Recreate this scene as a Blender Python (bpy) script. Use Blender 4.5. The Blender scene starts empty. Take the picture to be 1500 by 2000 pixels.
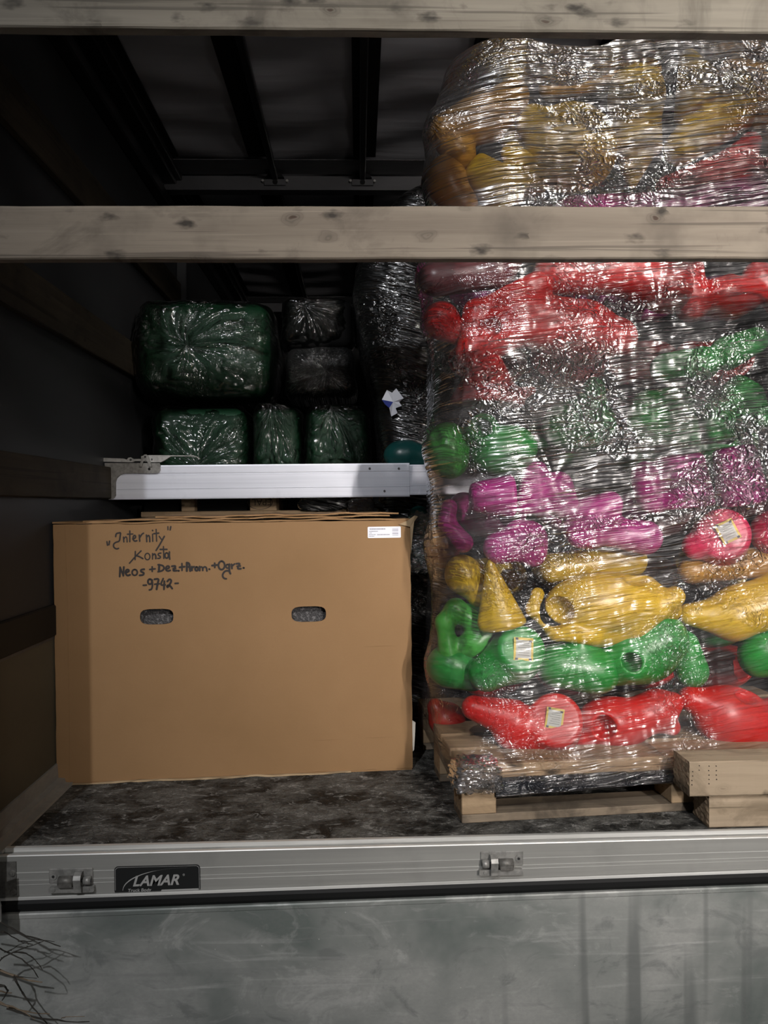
import bpy, math, random
import numpy as np
from mathutils import Vector, Matrix

# ------------------------------------------------------------------ camera
S = bpy.context.scene
COL = S.collection
F = 1550.0
YAW, ROLL, PITCH = math.radians(1.85), math.radians(0.62), math.radians(0.55)
CAM = np.array([0, 0, .8])
_cy, _sy, _cp, _sp = math.cos(YAW), math.sin(YAW), math.cos(PITCH), math.sin(PITCH)
FW = np.array([_sy*_cp, _cy*_cp, -_sp]); _ri = np.array([_cy, -_sy, 0]); _up = np.cross(_ri, FW)
RI = _ri*math.cos(ROLL)-_up*math.sin(ROLL); UP = _ri*math.sin(ROLL)+_up*math.cos(ROLL)
cam = bpy.data.cameras.new('camera'); co = bpy.data.objects.new('camera', cam); COL.objects.link(co)
cam.sensor_fit = 'VERTICAL'; cam.sensor_height = 36; cam.lens = F/2000*36; cam.clip_start = .05
m = Matrix(((RI[0], UP[0], -FW[0], 0), (RI[1], UP[1], -FW[1], 0), (RI[2], UP[2], -FW[2], .8), (0, 0, 0, 1)))
co.matrix_world = m
S.camera = co
def W(px, py, y):
    "point of the place at depth y that was measured at photograph pixel px,py"
    d = RI*(px-750)/F-UP*(py-1000)/F+FW
    return CAM+d*(y/d[1])
# ------------------------------------------------------------------ world, lamps, exposure
w = bpy.data.worlds.new('warehouse_air'); S.world = w; w.use_nodes = True
w.node_tree.nodes['Background'].inputs[0].default_value = (.85, .95, 1, 1)
w.node_tree.nodes['Background'].inputs[1].default_value = .02
def lamp(name, loc, target, sx, sy, power, col, spread=180):
    l = bpy.data.lights.new(name, 'AREA'); l.shape = 'RECTANGLE'; l.size = sx; l.size_y = sy
    l.energy = power; l.color = col; l.spread = math.radians(spread)
    o = bpy.data.objects.new(name, l); COL.objects.link(o); o.location = loc
    o.rotation_euler = (Vector(target)-Vector(loc)).to_track_quat('-Z', 'Y').to_euler(); return o
lamp('dock_lamp', (-1.19, -3.0, 3.9), (.2, 2, .3), .10, .10, 275, (.95, .96, 1))
lamp('strip_lamp', (1.45, -1.5, 3.3), (1.1, 2.0, 1.6), .05, .7, 27, (1, .93, .87), 54)
lamp('strip_lamp', (1.75, -2.8, 1.85), (1.0, 2.0, 1.08), .08, .40, 31, (1, .93, .88), 42)
lamp('strip_lamp', (.6, -3.4, 4.2), (.1, 1.8, -.2), .15, 1.5, 16, (1, .95, .88), 90)  # unseen fill lamp added to brighten the hanging panel
lamp('strip_lamp', (1.45, -2.2, 1.15), (1.1, 2.0, .75), .05, .30, 10, (1, .94, .90), 60)
S.view_settings.view_transform = 'Standard'; S.view_settings.look = 'None'
S.view_settings.gamma = 1; S.view_settings.use_curve_mapping = False
S.view_settings.exposure = -1.08

# ------------------------------------------------------------------ helpers
rnd = random.Random(5)
def tag(o, label=None, cat=None, group=None, kind=None):
    if label: o['label'] = label
    if cat: o['category'] = cat
    if group: o['group'] = group
    if kind: o['kind'] = kind
    return o
def empty(name, loc, label, cat, group=None):
    o = bpy.data.objects.new(name, None); COL.objects.link(o); o.location = loc
    return tag(o, label, cat, group)
def link(name, me, mat=None, parent=None, smooth=False):
    if mat is not None:
        for q in (mat if isinstance(mat, (list, tuple)) else [mat]): me.materials.append(q)
    if smooth: me.polygons.foreach_set('use_smooth', [True]*len(me.polygons))
    o = bpy.data.objects.new(name, me); COL.objects.link(o)
    if parent is not None:
        o.parent = parent
        q, base = parent, Vector()
        while q: base += q.location; q = q.parent
        o.location = -base
    return o
class MB:
    def __init__(s): s.v = []; s.f = []; s.m = []
    def add(s, v, f, mi=0):
        b = len(s.v); s.v += [tuple(map(float, p)) for p in v]; s.f += [tuple(i+b for i in q) for q in f]; s.m += [mi]*len(f); return s
    def box(s, x0, x1, y0, y1, z0, z1, mi=0, T=None, ch=0.0):
        if ch > 0:                                             # chamfered along all edges
            V = []; 
            xs, ys, zs = (x0, x1), (y0, y1), (z0, z1)
            idx = {}
            for i in range(2):
                for j in range(2):
                    for k in range(2):
                        sx, sy, sz = (1-2*i)*ch, (1-2*j)*ch, (1-2*k)*ch
                        for a, p in enumerate(((xs[i], ys[j]+sy, zs[k]+sz), (xs[i]+sx, ys[j], zs[k]+sz), (xs[i]+sx, ys[j]+sy, zs[k]))):
                            idx[i, j, k, a] = len(V); V.append(p)
            Fc = []
            q = lambda *a: [idx[t] for t in a]
            for i in range(2): Fc.append(q((i,0,0,0),(i,0,1,0),(i,1,1,0),(i,1,0,0))[::(1 if i==0 else -1)])
            for j in range(2): Fc.append(q((0,j,0,1),(1,j,0,1),(1,j,1,1),(0,j,1,1))[::(1 if j==0 else -1)])
            for k in range(2): Fc.append(q((0,0,k,2),(0,1,k,2),(1,1,k,2),(1,0,k,2))[::(1 if k==0 else -1)])
            for i in range(2):
                for j in range(2): Fc.append(q((i,j,0,0),(i,j,0,1),(i,j,1,1),(i,j,1,0)))
            for i in range(2):
                for k in range(2): Fc.append(q((i,0,k,0),(i,0,k,2),(i,1,k,2),(i,1,k,0)))
            for j in range(2):
                for k in range(2): Fc.append(q((0,j,k,1),(0,j,k,2),(1,j,k,2),(1,j,k,1)))
            for i in range(2):
                for j in range(2):
                    for k in range(2): Fc.append(q((i,j,k,0),(i,j,k,1),(i,j,k,2)))
        else:
            V = [(x, y, z) for x in (x0, x1) for y in (y0, y1) for z in (z0, z1)]
            Fc = [(0,1,3,2),(4,6,7,5),(0,4,5,1),(2,3,7,6),(0,2,6,4),(1,5,7,3)]
        if T is not None: V = [tuple(T @ Vector(p)) for p in V]
        return s.add(V, Fc, mi)
    def tube(s, pts, rads, n=8, mi=0):
        pts = [Vector(p) for p in pts]
        if not hasattr(rads, '__len__'): rads = [rads]*len(pts)
        V = []; Fc = []
        for i, p in enumerate(pts):
            t = (pts[min(i+1, len(pts)-1)]-pts[max(i-1, 0)]).normalized()
            a = t.cross(Vector((0, 0, 1)) if abs(t.z) < .9 else Vector((1, 0, 0))).normalized(); b = t.cross(a)
            for k in range(n):
                th = 2*math.pi*k/n; V.append(p+(a*math.cos(th)+b*math.sin(th))*rads[i])
        for i in range(len(pts)-1):
            for k in range(n): Fc.append((i*n+k, i*n+(k+1) % n, (i+1)*n+(k+1) % n, (i+1)*n+k))
        Fc.append(tuple(range(n))[::-1]); Fc.append(tuple((len(pts)-1)*n+k for k in range(n)))
        return s.add(V, Fc, mi)
    def extrude(s, poly, y0, y1, mi=0, T=None):               # polygon in x,z, thickness along y
        n = len(poly); V = [(p[0], y0, p[1]) for p in poly]+[(p[0], y1, p[1]) for p in poly]
        if T is not None: V = [tuple(T @ Vector(p)) for p in V]
        Fc = [tuple(range(n)), tuple(range(2*n-1, n-1, -1))]+[(i, i+n, (i+1) % n+n, (i+1) % n) for i in range(n)]
        return s.add(V, Fc, mi)
    def mesh(s, name='mesh'):
        me = bpy.data.meshes.new(name); me.from_pydata(s.v, [], s.f); me.polygons.foreach_set('material_index', s.m)
        import bmesh
        bm = bmesh.new(); bm.from_mesh(me); bmesh.ops.recalc_face_normals(bm, faces=bm.faces); bm.to_mesh(me); bm.free()
        return me
    def build(s, name, mat, parent=None, smooth=False):
        return link(name, s.mesh(name), mat, parent, smooth)

class NT:                                                     # small node-tree writer
    def __init__(s, name):
        s.m = bpy.data.materials.new(name); s.m.use_nodes = True; s.t = s.m.node_tree; s.t.nodes.clear()
        s.out = s.t.nodes.new('ShaderNodeOutputMaterial')
    def n(s, typ, ins=None, **kw):
        q = s.t.nodes.new('ShaderNode'+typ)
        for k, v in kw.items(): setattr(q, k, v)
        for k, v in (ins or {}).items():
            i = q.inputs[k]
            if isinstance(v, bpy.types.NodeSocket): s.t.links.new(v, i)
            else:
                if hasattr(i.default_value, '__len__') and len(i.default_value) == 4 and len(v) == 3: v = (*v, 1)
                i.default_value = v
        return q
    def coord(s, scale, kind='Object', rot=(0, 0, 0), loc=(0, 0, 0)):
        c = s.n('TexCoord'); return s.n('Mapping', {'Vector': c.outputs[kind], 'Scale': scale, 'Rotation': rot, 'Location': loc}).outputs[0]
    def noise(s, vec, scale=1, detail=3, rough=.5, dist=0):
        return s.n('TexNoise', {'Vector': vec, 'Scale': scale, 'Detail': detail, 'Roughness': rough, 'Distortion': dist}).outputs[0]
    def ramp(s, f, a, b, lo=0., hi=1.):
        return s.n('MapRange', {'Value': f, 'From Min': a, 'From Max': b, 'To Min': lo, 'To Max': hi}).outputs[0]
    def mix(s, f, a, b): return s.n('Mix', {'Factor': f, 'A': a, 'B': b}, data_type='RGBA').outputs['Result'] if False else s._mix(f, a, b)
    def _mix(s, f, a, b):
        q = s.t.nodes.new('ShaderNodeMixRGB')
        for i, v in zip(q.inputs, (f, a, b)):
            if isinstance(v, bpy.types.NodeSocket): s.t.links.new(v, i)
            else: i.default_value = v if not hasattr(v, '__len__') else (*v[:3], 1)
        return q.outputs[0]
    def math(s, op, a, b=0.): 
        q = s.t.nodes.new('ShaderNodeMath'); q.operation = op
        for i, v in zip(q.inputs, (a, b)):
            if isinstance(v, bpy.types.NodeSocket): s.t.links.new(v, i)
            else: i.default_value = v
        return q.outputs[0]
    def bump(s, h, strength=.3, dist=.002, nrm=None):
        d = {'Height': h, 'Strength': strength, 'Distance': dist}
        if nrm is not None: d['Normal'] = nrm
        return s.n('Bump', d).outputs[0]
    def done(s, sh): s.t.links.new(sh, s.out.inputs[0]); return s.m
    def pbr(s, col, rough=.5, metal=0., nrm=None, spec=.5, **kw):
        d = {'Base Color': col, 'Roughness': rough, 'Metallic': metal, 'Specular IOR Level': spec}
        if nrm is not None: d['Normal'] = nrm
        for k, v in kw.items(): d[k.replace('_', ' ')] = v
        return s.done(s.n('BsdfPrincipled', d).outputs[0])
def flat(name, col, rough=.5, metal=0., spec=.5): return NT(name).pbr(col, rough, metal, spec=spec)

# ------------------------------------------------------------------ materials
def wood(name, base, dark, axis=0, knots=1., seed=0., dirt=.5, rough=.75, flat_=1):
    t = NT(name)
    sc = [14., 14., 14.]; sc[axis] = .9
    st = [60., 60., 60.]; st[axis] = 2.2
    L = (seed, seed*1.7, seed*.6)
    g1 = t.noise(t.coord(sc, loc=L), 1, 5, .6, .6); g2 = t.noise(t.coord(st, loc=L), 1, 4, .6)
    c = t.mix(t.ramp(g1, .3, .72), base, dark)
    c = t.mix(t.ramp(g2, .5, .85, 0, .35), c, [q*.45 for q in dark])
    blot = t.noise(t.coord((7, 7, 7), loc=L), 1, 4, .55)
    c = t.mix(t.ramp(blot, .52, .8, 0, dirt), c, [q*.4 for q in dark])
    if knots:
        ks = [13., 13., 13.]; ks[axis] = 7.; ks[flat_] = .01
        kv = t.coord(ks, loc=(seed+.3, seed, seed))
        wv = t.n('VectorMath', {0: kv, 1: t.n('VectorMath', {0: t.n('TexNoise', {'Vector': kv, 'Scale': 2.}).outputs[1], 1: (.35, .35, .35)}, operation='MULTIPLY').outputs[0]}, operation='ADD').outputs[0]
        k = t.n('TexVoronoi', {'Vector': wv, 'Scale': 1., 'Randomness': 1.}).outputs['Distance']
        ring = t.math('SINE', t.math('MULTIPLY', k, 95.))
        c = t.mix(t.ramp(k, .20, .10, 0, .5*knots), c, [q*.55 for q in dark])
        c = t.mix(t.math('MULTIPLY', t.ramp(k, .2, .1), t.ramp(ring, .2, 1, 0, .4*knots)), c, [q*.4 for q in dark])
        c = t.mix(t.ramp(k, .055, .035, 0, .9*knots), c, (.03, .015, .008))
    if dirt > .3:                                              # small dark specks, dents and long cracks
        ss = [26., 26., 26.]; ss[axis] = 13.; ss[flat_] = .01
        v2 = t.n('TexVoronoi', {'Vector': t.n('VectorMath', {0: t.coord(ss, loc=(seed, seed, seed)), 1: t.n('VectorMath', {0: t.n('TexNoise', {'Vector': t.coord(ss), 'Scale': 3.}).outputs[1], 1: (.5, .5, .5)}, operation='MULTIPLY').outputs[0]}, operation='ADD').outputs[0], 'Scale': 1.})
        pick = t.ramp(t.n('SeparateXYZ', {0: v2.outputs['Color']}).outputs[0], .60, .66)
        c = t.mix(t.math('MULTIPLY', pick, t.ramp(v2.outputs['Distance'], .36, .10, 0, .95)), c, [q*.16 for q in dark])
        cs = [70., 70., 70.]; cs[axis] = 1.1
        crk = t.noise(t.coord(cs, loc=(seed*3, 1, 2)), 1, 3, .6, .3)
        c = t.mix(t.ramp(crk, .60, .66, 0, .6), c, [q*.35 for q in dark]); c = t.mix(t.ramp(crk, .38, .30, 0, .4), c, [min(1, q*1.3) for q in base])
        st2 = t.noise(t.coord((5., 5., 5.), loc=(seed+4, 2, 1)), 1, 6, .65, 1.); c = t.mix(t.ramp(st2, .52, .64, 0, .5), c, [q*.5 for q in dark])
    return t.pbr(c, rough, nrm=t.bump(g2, .45, .002), spec=.25)
M = {}
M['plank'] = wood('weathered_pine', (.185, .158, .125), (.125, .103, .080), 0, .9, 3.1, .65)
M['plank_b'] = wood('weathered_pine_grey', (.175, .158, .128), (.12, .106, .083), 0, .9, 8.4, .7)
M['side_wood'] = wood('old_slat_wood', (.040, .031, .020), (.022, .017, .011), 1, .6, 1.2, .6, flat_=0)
M['beam'] = wood('sawn_pine', (.345, .275, .195), (.225, .17, .11), 0, .25, 5.7, .32)
M['beam_end'] = wood('pine_end_grain', (.27, .205, .14), (.13, .09, .055), 2, 0, 2.2, .5)
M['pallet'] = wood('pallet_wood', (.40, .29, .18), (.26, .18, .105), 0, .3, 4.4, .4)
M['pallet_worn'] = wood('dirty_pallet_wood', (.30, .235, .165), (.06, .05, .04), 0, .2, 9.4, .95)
def alu(name, a, b, rough=.38, metal=.6, seed=0., stretch=(1.5, 30, 60)):
    t = NT(name); n1 = t.noise(t.coord(stretch, loc=(seed, 0, 0)), 1, 4, .6); n2 = t.noise(t.coord((5, 5, 5), loc=(seed, 1, 2)), 1, 5, .6)
    c = t.mix(t.ramp(n1, .35, .7), a, b); c = t.mix(t.ramp(n2, .55, .75, 0, .35), c, [q*.5 for q in b])
    return t.pbr(c, t.ramp(n2, .3, .7, rough-.06, rough+.12), metal, nrm=t.bump(n1, .06, .001))
M['alu'] = alu('sill_aluminium', (.32, .32, .30), (.265, .265, .25), .42, .25)
M['alu_edge'] = alu('edge_highlight_aluminium', (.80, .80, .77), (.45, .45, .43), .35, .3, 3)  # brighter tone paints the highlights along the sill ridges and lip
M['alu_bar'] = alu('beam_aluminium', (.60, .62, .68), (.50, .52, .58), .38, .25, 6, (1, 20, 90))
M['zinc'] = alu('zinc_steel', (.33, .325, .305), (.18, .18, .17), .36, .3, 2, (60, 60, 60))
M['cast'] = alu('cast_latch_metal', (.20, .195, .18), (.11, .105, .095), .5, .5, 7, (90, 90, 90))
M['rubber'] = flat('black_rubber', (.006, .0065, .0065), .6, spec=.25)
M['black'] = flat('matt_black', (.006, .006, .006), .8, spec=.1)
M['screw'] = flat('screw_steel', (.08, .08, .08), .4, .8)
M['ink'] = flat('black_marker_ink', (.014, .009, .007), .55)
M['white_lab'] = flat('white_sticker_paper', (.72, .74, .80), .5)
M['print'] = flat('grey_print', (.22, .22, .27), .6)
M['badge'] = flat('badge_black', (.012, .013, .013), .35)
M['badge_grey'] = flat('badge_silver', (.34, .34, .33), .45)
def mk():
    t = NT('dirty_platform_aluminium')
    big = t.noise(t.coord((2.0, 1, 2.6), loc=(.3, 0, 1.1)), 1, 5, .55, .4)
    c = t.mix(t.ramp(big, .40, .62), (.37, .375, .355), (.135, .158, .146))
    smear = t.noise(t.coord((7, 1, 11), rot=(0, .5, 0)), 1, 6, .65, 1.0)
    c = t.mix(t.ramp(smear, .55, .64, 0, .6), c, (.14, .15, .145))
    c = t.mix(t.ramp(smear, .44, .34, 0, .35), c, (.56, .56, .54))
    rubs = t.noise(t.coord((2.4, 1, 34), loc=(4, 0, 2), rot=(0, .12, 0)), 1, 4, .6, .5)
    c = t.mix(t.ramp(rubs, .58, .72, 0, .4), c, (.58, .58, .56)); c = t.mix(t.ramp(rubs, .42, .3, 0, .3), c, (.16, .17, .165))
    drip = t.noise(t.coord((19, 1, .7), loc=(2.2, 0, 0)), 1, 2, .4)
    xx = t.n('SeparateXYZ', {0: t.n('TexCoord').outputs['Object']}).outputs[0]
    c = t.mix(t.math('MULTIPLY', t.ramp(drip, .60, .66), t.ramp(xx, .25, .5, 0, .7)), c, (.12, .13, .125))
    fine = t.noise(t.coord((90, 1, 130)), 1, 4, .7); c = t.mix(t.ramp(fine, .35, .7, 0, .3), c, (.2, .205, .2))
    sp = t.n('TexVoronoi', {'Vector': t.coord((1, 1, 1)), 'Scale': 30.})
    pick = t.ramp(t.n('SeparateXYZ', {0: sp.outputs['Color']}).outputs[0], .7, .72)
    c = t.mix(t.math('MULTIPLY', pick, t.ramp(sp.outputs['Distance'], .055, .03, 0, .8)), c, (.5, .5, .48))
    return t.pbr(c, t.ramp(smear, .3, .7, .40, .62), .15, nrm=t.bump(smear, .12, .002))
M['platform'] = mk()
def mk():
    t = NT('worn_phenolic_floor')
    n1 = t.noise(t.coord((7, 9, 1)), 1, 9, .75, .5)
    c = t.mix(t.ramp(n1, .42, .62), (.014, .0145, .014), (.14, .138, .128))
    n2 = t.noise(t.coord((24, 36, 1), loc=(3, 1, 0), rot=(0, 0, .3)), 1, 8, .8, .8)
    c = t.mix(t.ramp(n2, .54, .63, 0, .8), c, (.33, .325, .305))
    c = t.mix(t.ramp(n2, .46, .36, 0, .8), c, (.006, .0062, .0062))
    sc_ = t.noise(t.coord((3, 90, 1), loc=(1, 2, 0), rot=(0, 0, .5)), 1, 4, .6, 1.5); c = t.mix(t.ramp(sc_, .64, .70, 0, .5), c, (.24, .235, .22))
    h = t.n('TexVoronoi', {'Vector': t.coord((1, 1, 1)), 'Scale': 80., 'Randomness': .8}, feature='DISTANCE_TO_EDGE').outputs['Distance']
    hx = t.ramp(h, .0, .12)
    c = t.mix(t.math('MULTIPLY', t.ramp(hx, .5, .0), t.ramp(n1, .5, .6, .1, .6)), c, (.008, .008, .008))
    hh = t.math('ADD', t.math('MULTIPLY', hx, .5), n2)
    return t.pbr(c, t.ramp(n2, .4, .7, .42, .75), 0, nrm=t.bump(hh, .6, .003), spec=.12)
M['floor'] = mk()
def mk(name, col, rough, sc, amt):
    t = NT(name); n1 = t.noise(t.coord(sc), 1, 3, .5, .4)
    c = t.mix(t.ramp(n1, .35, .7), col, [q*amt for q in col]); return t.pbr(c, rough, nrm=t.bump(n1, .5, .01), spec=.3)
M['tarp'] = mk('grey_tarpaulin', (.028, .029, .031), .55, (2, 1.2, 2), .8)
M['roof'] = mk('roof_tarpaulin', (.32, .32, .34), .6, (1.2, 7, 1), .75)
M['dropside'] = mk('side_board_paint', (.09, .08, .055), .5, (3, 2, 6), .8)
M['roofmetal'] = mk('galvanised_roof_rail', (.06, .06, .063), .35, (3, 9, 9), .7)
def mk():
    t = NT('kraft_cardboard')
    n1 = t.noise(t.coord((2, 2, 90)), 1, 3, .5); n2 = t.noise(t.coord((3, 3, 3)), 1, 4, .6); n3 = t.noise(t.coord((400, 400, 400)), 1, 2, .5)
    c = t.mix(t.ramp(n2, .35, .7), (.285, .168, .080), (.25, .146, .067)); c = t.mix(t.ramp(n3, .3, .7, 0, .22), c, (.22, .13, .065))
    return t.pbr(c, .72, nrm=t.bump(t.math('ADD', n1, t.math('MULTIPLY', n2, 2.)), .12, .002), spec=.2)
M['card'] = mk()
M['card_edge'] = flat('torn_cardboard_edge', (.38, .28, .17), .85, spec=.1)
def mk():
    t = NT('grey_foam'); v = t.n('TexVoronoi', {'Vector': t.coord((1, 1, 1)), 'Scale': 260.}).outputs['Distance']
    n = t.noise(t.coord((120, 120, 120)), 1, 3)
    c = t.mix(t.ramp(n, .52, .7), (.035, .033, .034), (.16, .155, .155)); return t.pbr(c, .6, nrm=t.bump(v, .8, .002))
M['foam'] = mk()
def plastic(name, col, rough=.34):
    t = NT(name); n1 = t.noise(t.coord((9, 9, 9)), 1, 3, .5); n2 = t.noise(t.coord((160, 160, 160)), 1, 2, .5)
    c = t.mix(t.ramp(n1, .3, .75), col, [q*.78 for q in col])
    return t.pbr(c, rough, nrm=t.bump(t.math('ADD', n1, t.math('MULTIPLY', n2, .08)), .25, .006), spec=.5, Subsurface_Weight=.08, Subsurface_Radius=(.02, .02, .02))
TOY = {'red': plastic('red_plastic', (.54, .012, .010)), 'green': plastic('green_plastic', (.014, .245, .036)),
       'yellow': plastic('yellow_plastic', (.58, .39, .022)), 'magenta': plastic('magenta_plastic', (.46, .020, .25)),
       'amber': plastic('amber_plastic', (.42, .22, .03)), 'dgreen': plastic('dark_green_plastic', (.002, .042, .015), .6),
       'teal': plastic('teal_plastic', (.008, .075, .07)), 'pink': plastic('pink_red_plastic', (.58, .03, .10)),
       'lime': plastic('pale_green_plastic', (.06, .36, .05)), 'wine': plastic('wine_plastic', (.12, .015, .02))}
def film(name, tint=(1, 1, 1), haze=.05, refl=2.6, rot=.12, dens=1., rough=.085, body=None, seed=0., streak=(3.2, 52), strength=1., hcol=(.75, .72, .74), zones=False, broad=.25):
    """clear stretch film: see-through, sharp reflections broken up by wrap wrinkles and crumples (in metres along the sheet)"""
    t = NT(name)
    uv = t.n('UVMap').outputs[0]
    mp = lambda sc, r=0., l=0.: t.n('Mapping', {'Vector': uv, 'Scale': (sc[0], sc[1], 1), 'Rotation': (0, 0, r), 'Location': (l+seed, l*1.3, 0)}).outputs[0]
    reg = t.noise(mp((3.2, 4.5), .2, 7), 1, 3, .55, .6)                # where the film is taut in bands and where crumpled
    reg2 = t.noise(mp((5.5, 8), 0, 3), 1, 3, .6, .4)
    warp = t.n('VectorMath', {0: mp((1, 1), -rot), 1: t.n('VectorMath', {0: t.n('TexNoise', {'Vector': mp((6, 6), 0, 2), 'Scale': 1., 'Detail': 2.}).outputs[1], 1: (.06, .022, 0)}, operation='MULTIPLY').outputs[0]}, operation='ADD').outputs[0]
    wm = lambda sc: t.n('Mapping', {'Vector': warp, 'Scale': (sc[0], sc[1], 1)}).outputs[0]
    s1 = t.noise(wm(streak), 1, 2, .5); s2 = t.noise(wm((streak[0]*2.2, streak[1]*2.4)), 1, 2, .5)
    r1 = t.math('POWER', t.ramp(t.math('ABSOLUTE', t.math('SUBTRACT', s1, .5)), .0, .16, 1., 0.), 2.)     # sparse sharp ridges
    cr = t.noise(mp((26, 32), .4, 1), 1, 2, .5, 1.4)
    cr = t.math('POWER', t.ramp(t.math('ABSOLUTE', t.math('SUBTRACT', cr, .5)), .0, .2, 1., 0.), 1.5)
    vo = t.n('TexVoronoi', {'Vector': mp((60, 75), .3, 5), 'Scale': 1.}).outputs['Distance']
    band = t.ramp(reg, .40, .50)
    h = t.math('ADD', t.math('MULTIPLY', t.math('ADD', t.math('MULTIPLY', r1, .35), t.math('ADD', s1, t.math('MULTIPLY', s2, .30))), t.math('ADD', t.math('MULTIPLY', band, .8), .25)),
               t.math('ADD', t.math('MULTIPLY', cr, t.ramp(reg, .50, .38, .0, .7)), t.math('MULTIPLY', vo, t.ramp(reg2, .55, .7, .0, .16))))
    glare_w = 1.
    if zones:                                               # glare pattern put into the reflectance: weaker low down and on the left flank
        sx = t.n('SeparateXYZ', {0: uv}); zz, uu = sx.outputs[1], sx.outputs[0]
        wob = t.math('ADD', zz, t.math('MULTIPLY', t.math('SUBTRACT', reg2, .5), .35))
        glare_w = t.math('MULTIPLY', t.ramp(wob, .55, .98, .14, 1.), t.ramp(uu, .55, .90, .35, 1.))
        gap = t.math('ADD', t.ramp(wob, 1.20, 1.26, 1., .45), t.ramp(wob, 1.42, 1.50, 0., .55))
        glare_w = t.math('MULTIPLY', glare_w, gap)
        h = t.math('MULTIPLY', h, t.math('ADD', .5, t.math('MULTIPLY', glare_w, .6)))
    nb = t.bump(h, 1.*strength, .011)
    gl = t.n('BsdfAnisotropic' if False else 'BsdfGlossy', {'Color': (1, 1, 1), 'Roughness': rough, 'Normal': nb}).outputs[0]
    gb = t.n('BsdfGlossy', {'Color': (1, 1, 1), 'Roughness': .27, 'Normal': nb}).outputs[0]
    gl = t.n('MixShader', {0: broad, 1: gl, 2: gb}).outputs[0]
    fr = t.n('Fresnel', {'IOR': 1.5, 'Normal': nb}).outputs[0]
    fac = t.math('MINIMUM', t.math('MULTIPLY', t.math('MULTIPLY', fr, t.ramp(reg2, .35, .65, refl*.5, refl*1.6)), glare_w), .92)
    under = t.n('BsdfTransparent', {'Color': tint}).outputs[0] if body is None else t.n('BsdfPrincipled', {'Base Color': body, 'Roughness': .35, 'Normal': nb}).outputs[0]
    dif = t.n('BsdfDiffuse', {'Color': hcol, 'Normal': nb}).outputs[0]
    hz = t.math('MULTIPLY', t.ramp(reg2, .35, .7, haze*.3, haze*1.8), t.ramp(s1, .3, .65, .5, 1.3))
    a = t.n('MixShader', {0: hz, 1: under, 2: dif}).outputs[0]
    return t.done(t.n('MixShader', {0: fac, 1: a, 2: gl}).outputs[0])
M['film'] = film('clear_stretch_film', (.95, .94, .94), .03, 11., zones=True, broad=.45)
M['film_left'] = film('clear_film_crumpled', (.85, .85, .85), .10, 5.5, seed=4, streak=(16, 50))
M['film_bag'] = film('clear_bag_film', (.6, .66, .62), .0, 1.5, 1.1, seed=9, streak=(5, 16), strength=.55, hcol=(.4, .42, .42))
M['film_dark'] = film('dark_stretch_film', body=(.004, .0045, .0045), haze=0.0, refl=1.9, rot=-.25, seed=2, streak=(9, 60))
M['film_grip'] = film('twisted_film_band', body=(.012, .013, .017), haze=.0, refl=.7, rot=.02, seed=6, streak=(3, 160), strength=.7)

# ------------------------------------------------------------------ SDF solids -> meshes (surface nets)
def rcone(p, a, b, r1, r2):
    a = np.array(a); b = np.array(b); ba = b-a; l2 = ba@ba+1e-9
    h = np.clip(((p-a)@ba)/l2, 0, 1); return np.linalg.norm(p-a-h[..., None]*ba, axis=-1)-(r1+(r2-r1)*h)
def frust(p, a, b, r1, r2):
    a = np.array(a); b = np.array(b); ba = b-a; L = np.linalg.norm(ba)+1e-9; n_ = ba/L
    t = (p-a)@n_; rho = np.linalg.norm(p-a-t[..., None]*n_, axis=-1); s_ = np.clip(t/L, 0, 1)
    side = (rho-(r1+(r2-r1)*s_))*L/math.hypot(L, r2-r1); cap = np.abs(t-L/2)-L/2
    return -smin(-side, -cap, .016)
def ellip(p, c, r, rot=0.):
    q = p-np.array(c); cs, sn = math.cos(rot), math.sin(rot)
    x = q[..., 0]*cs+q[..., 2]*sn; z = -q[..., 0]*sn+q[..., 2]*cs
    k0 = np.sqrt((x/r[0])**2+(q[..., 1]/r[1])**2+(z/r[2])**2); return (k0-1)*min(r)
def torus(p, c, R, r, sq=1., rot=0.):
    q = p-np.array(c); cs, sn = math.cos(rot), math.sin(rot)
    x = q[..., 0]*cs+q[..., 2]*sn; z = (-q[..., 0]*sn+q[..., 2]*cs)/sq
    return np.sqrt((np.sqrt(x*x+z*z)-R)**2+q[..., 1]**2)-r
def rbox(p, c, b, r, rot=0.):
    q = p-np.array(c); cs, sn = math.cos(rot), math.sin(rot)
    Q = np.stack((q[..., 0]*cs+q[..., 2]*sn, q[..., 1], -q[..., 0]*sn+q[..., 2]*cs), -1)
    d = np.abs(Q)-(np.array(b)-r); return np.linalg.norm(np.maximum(d, 0), axis=-1)+np.minimum(d.max(-1), 0)-r
def smin(a, b, k):
    h = np.clip(.5+.5*(b-a)/k, 0, 1); return b*(1-h)+a*h-k*h*(1-h)
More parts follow.
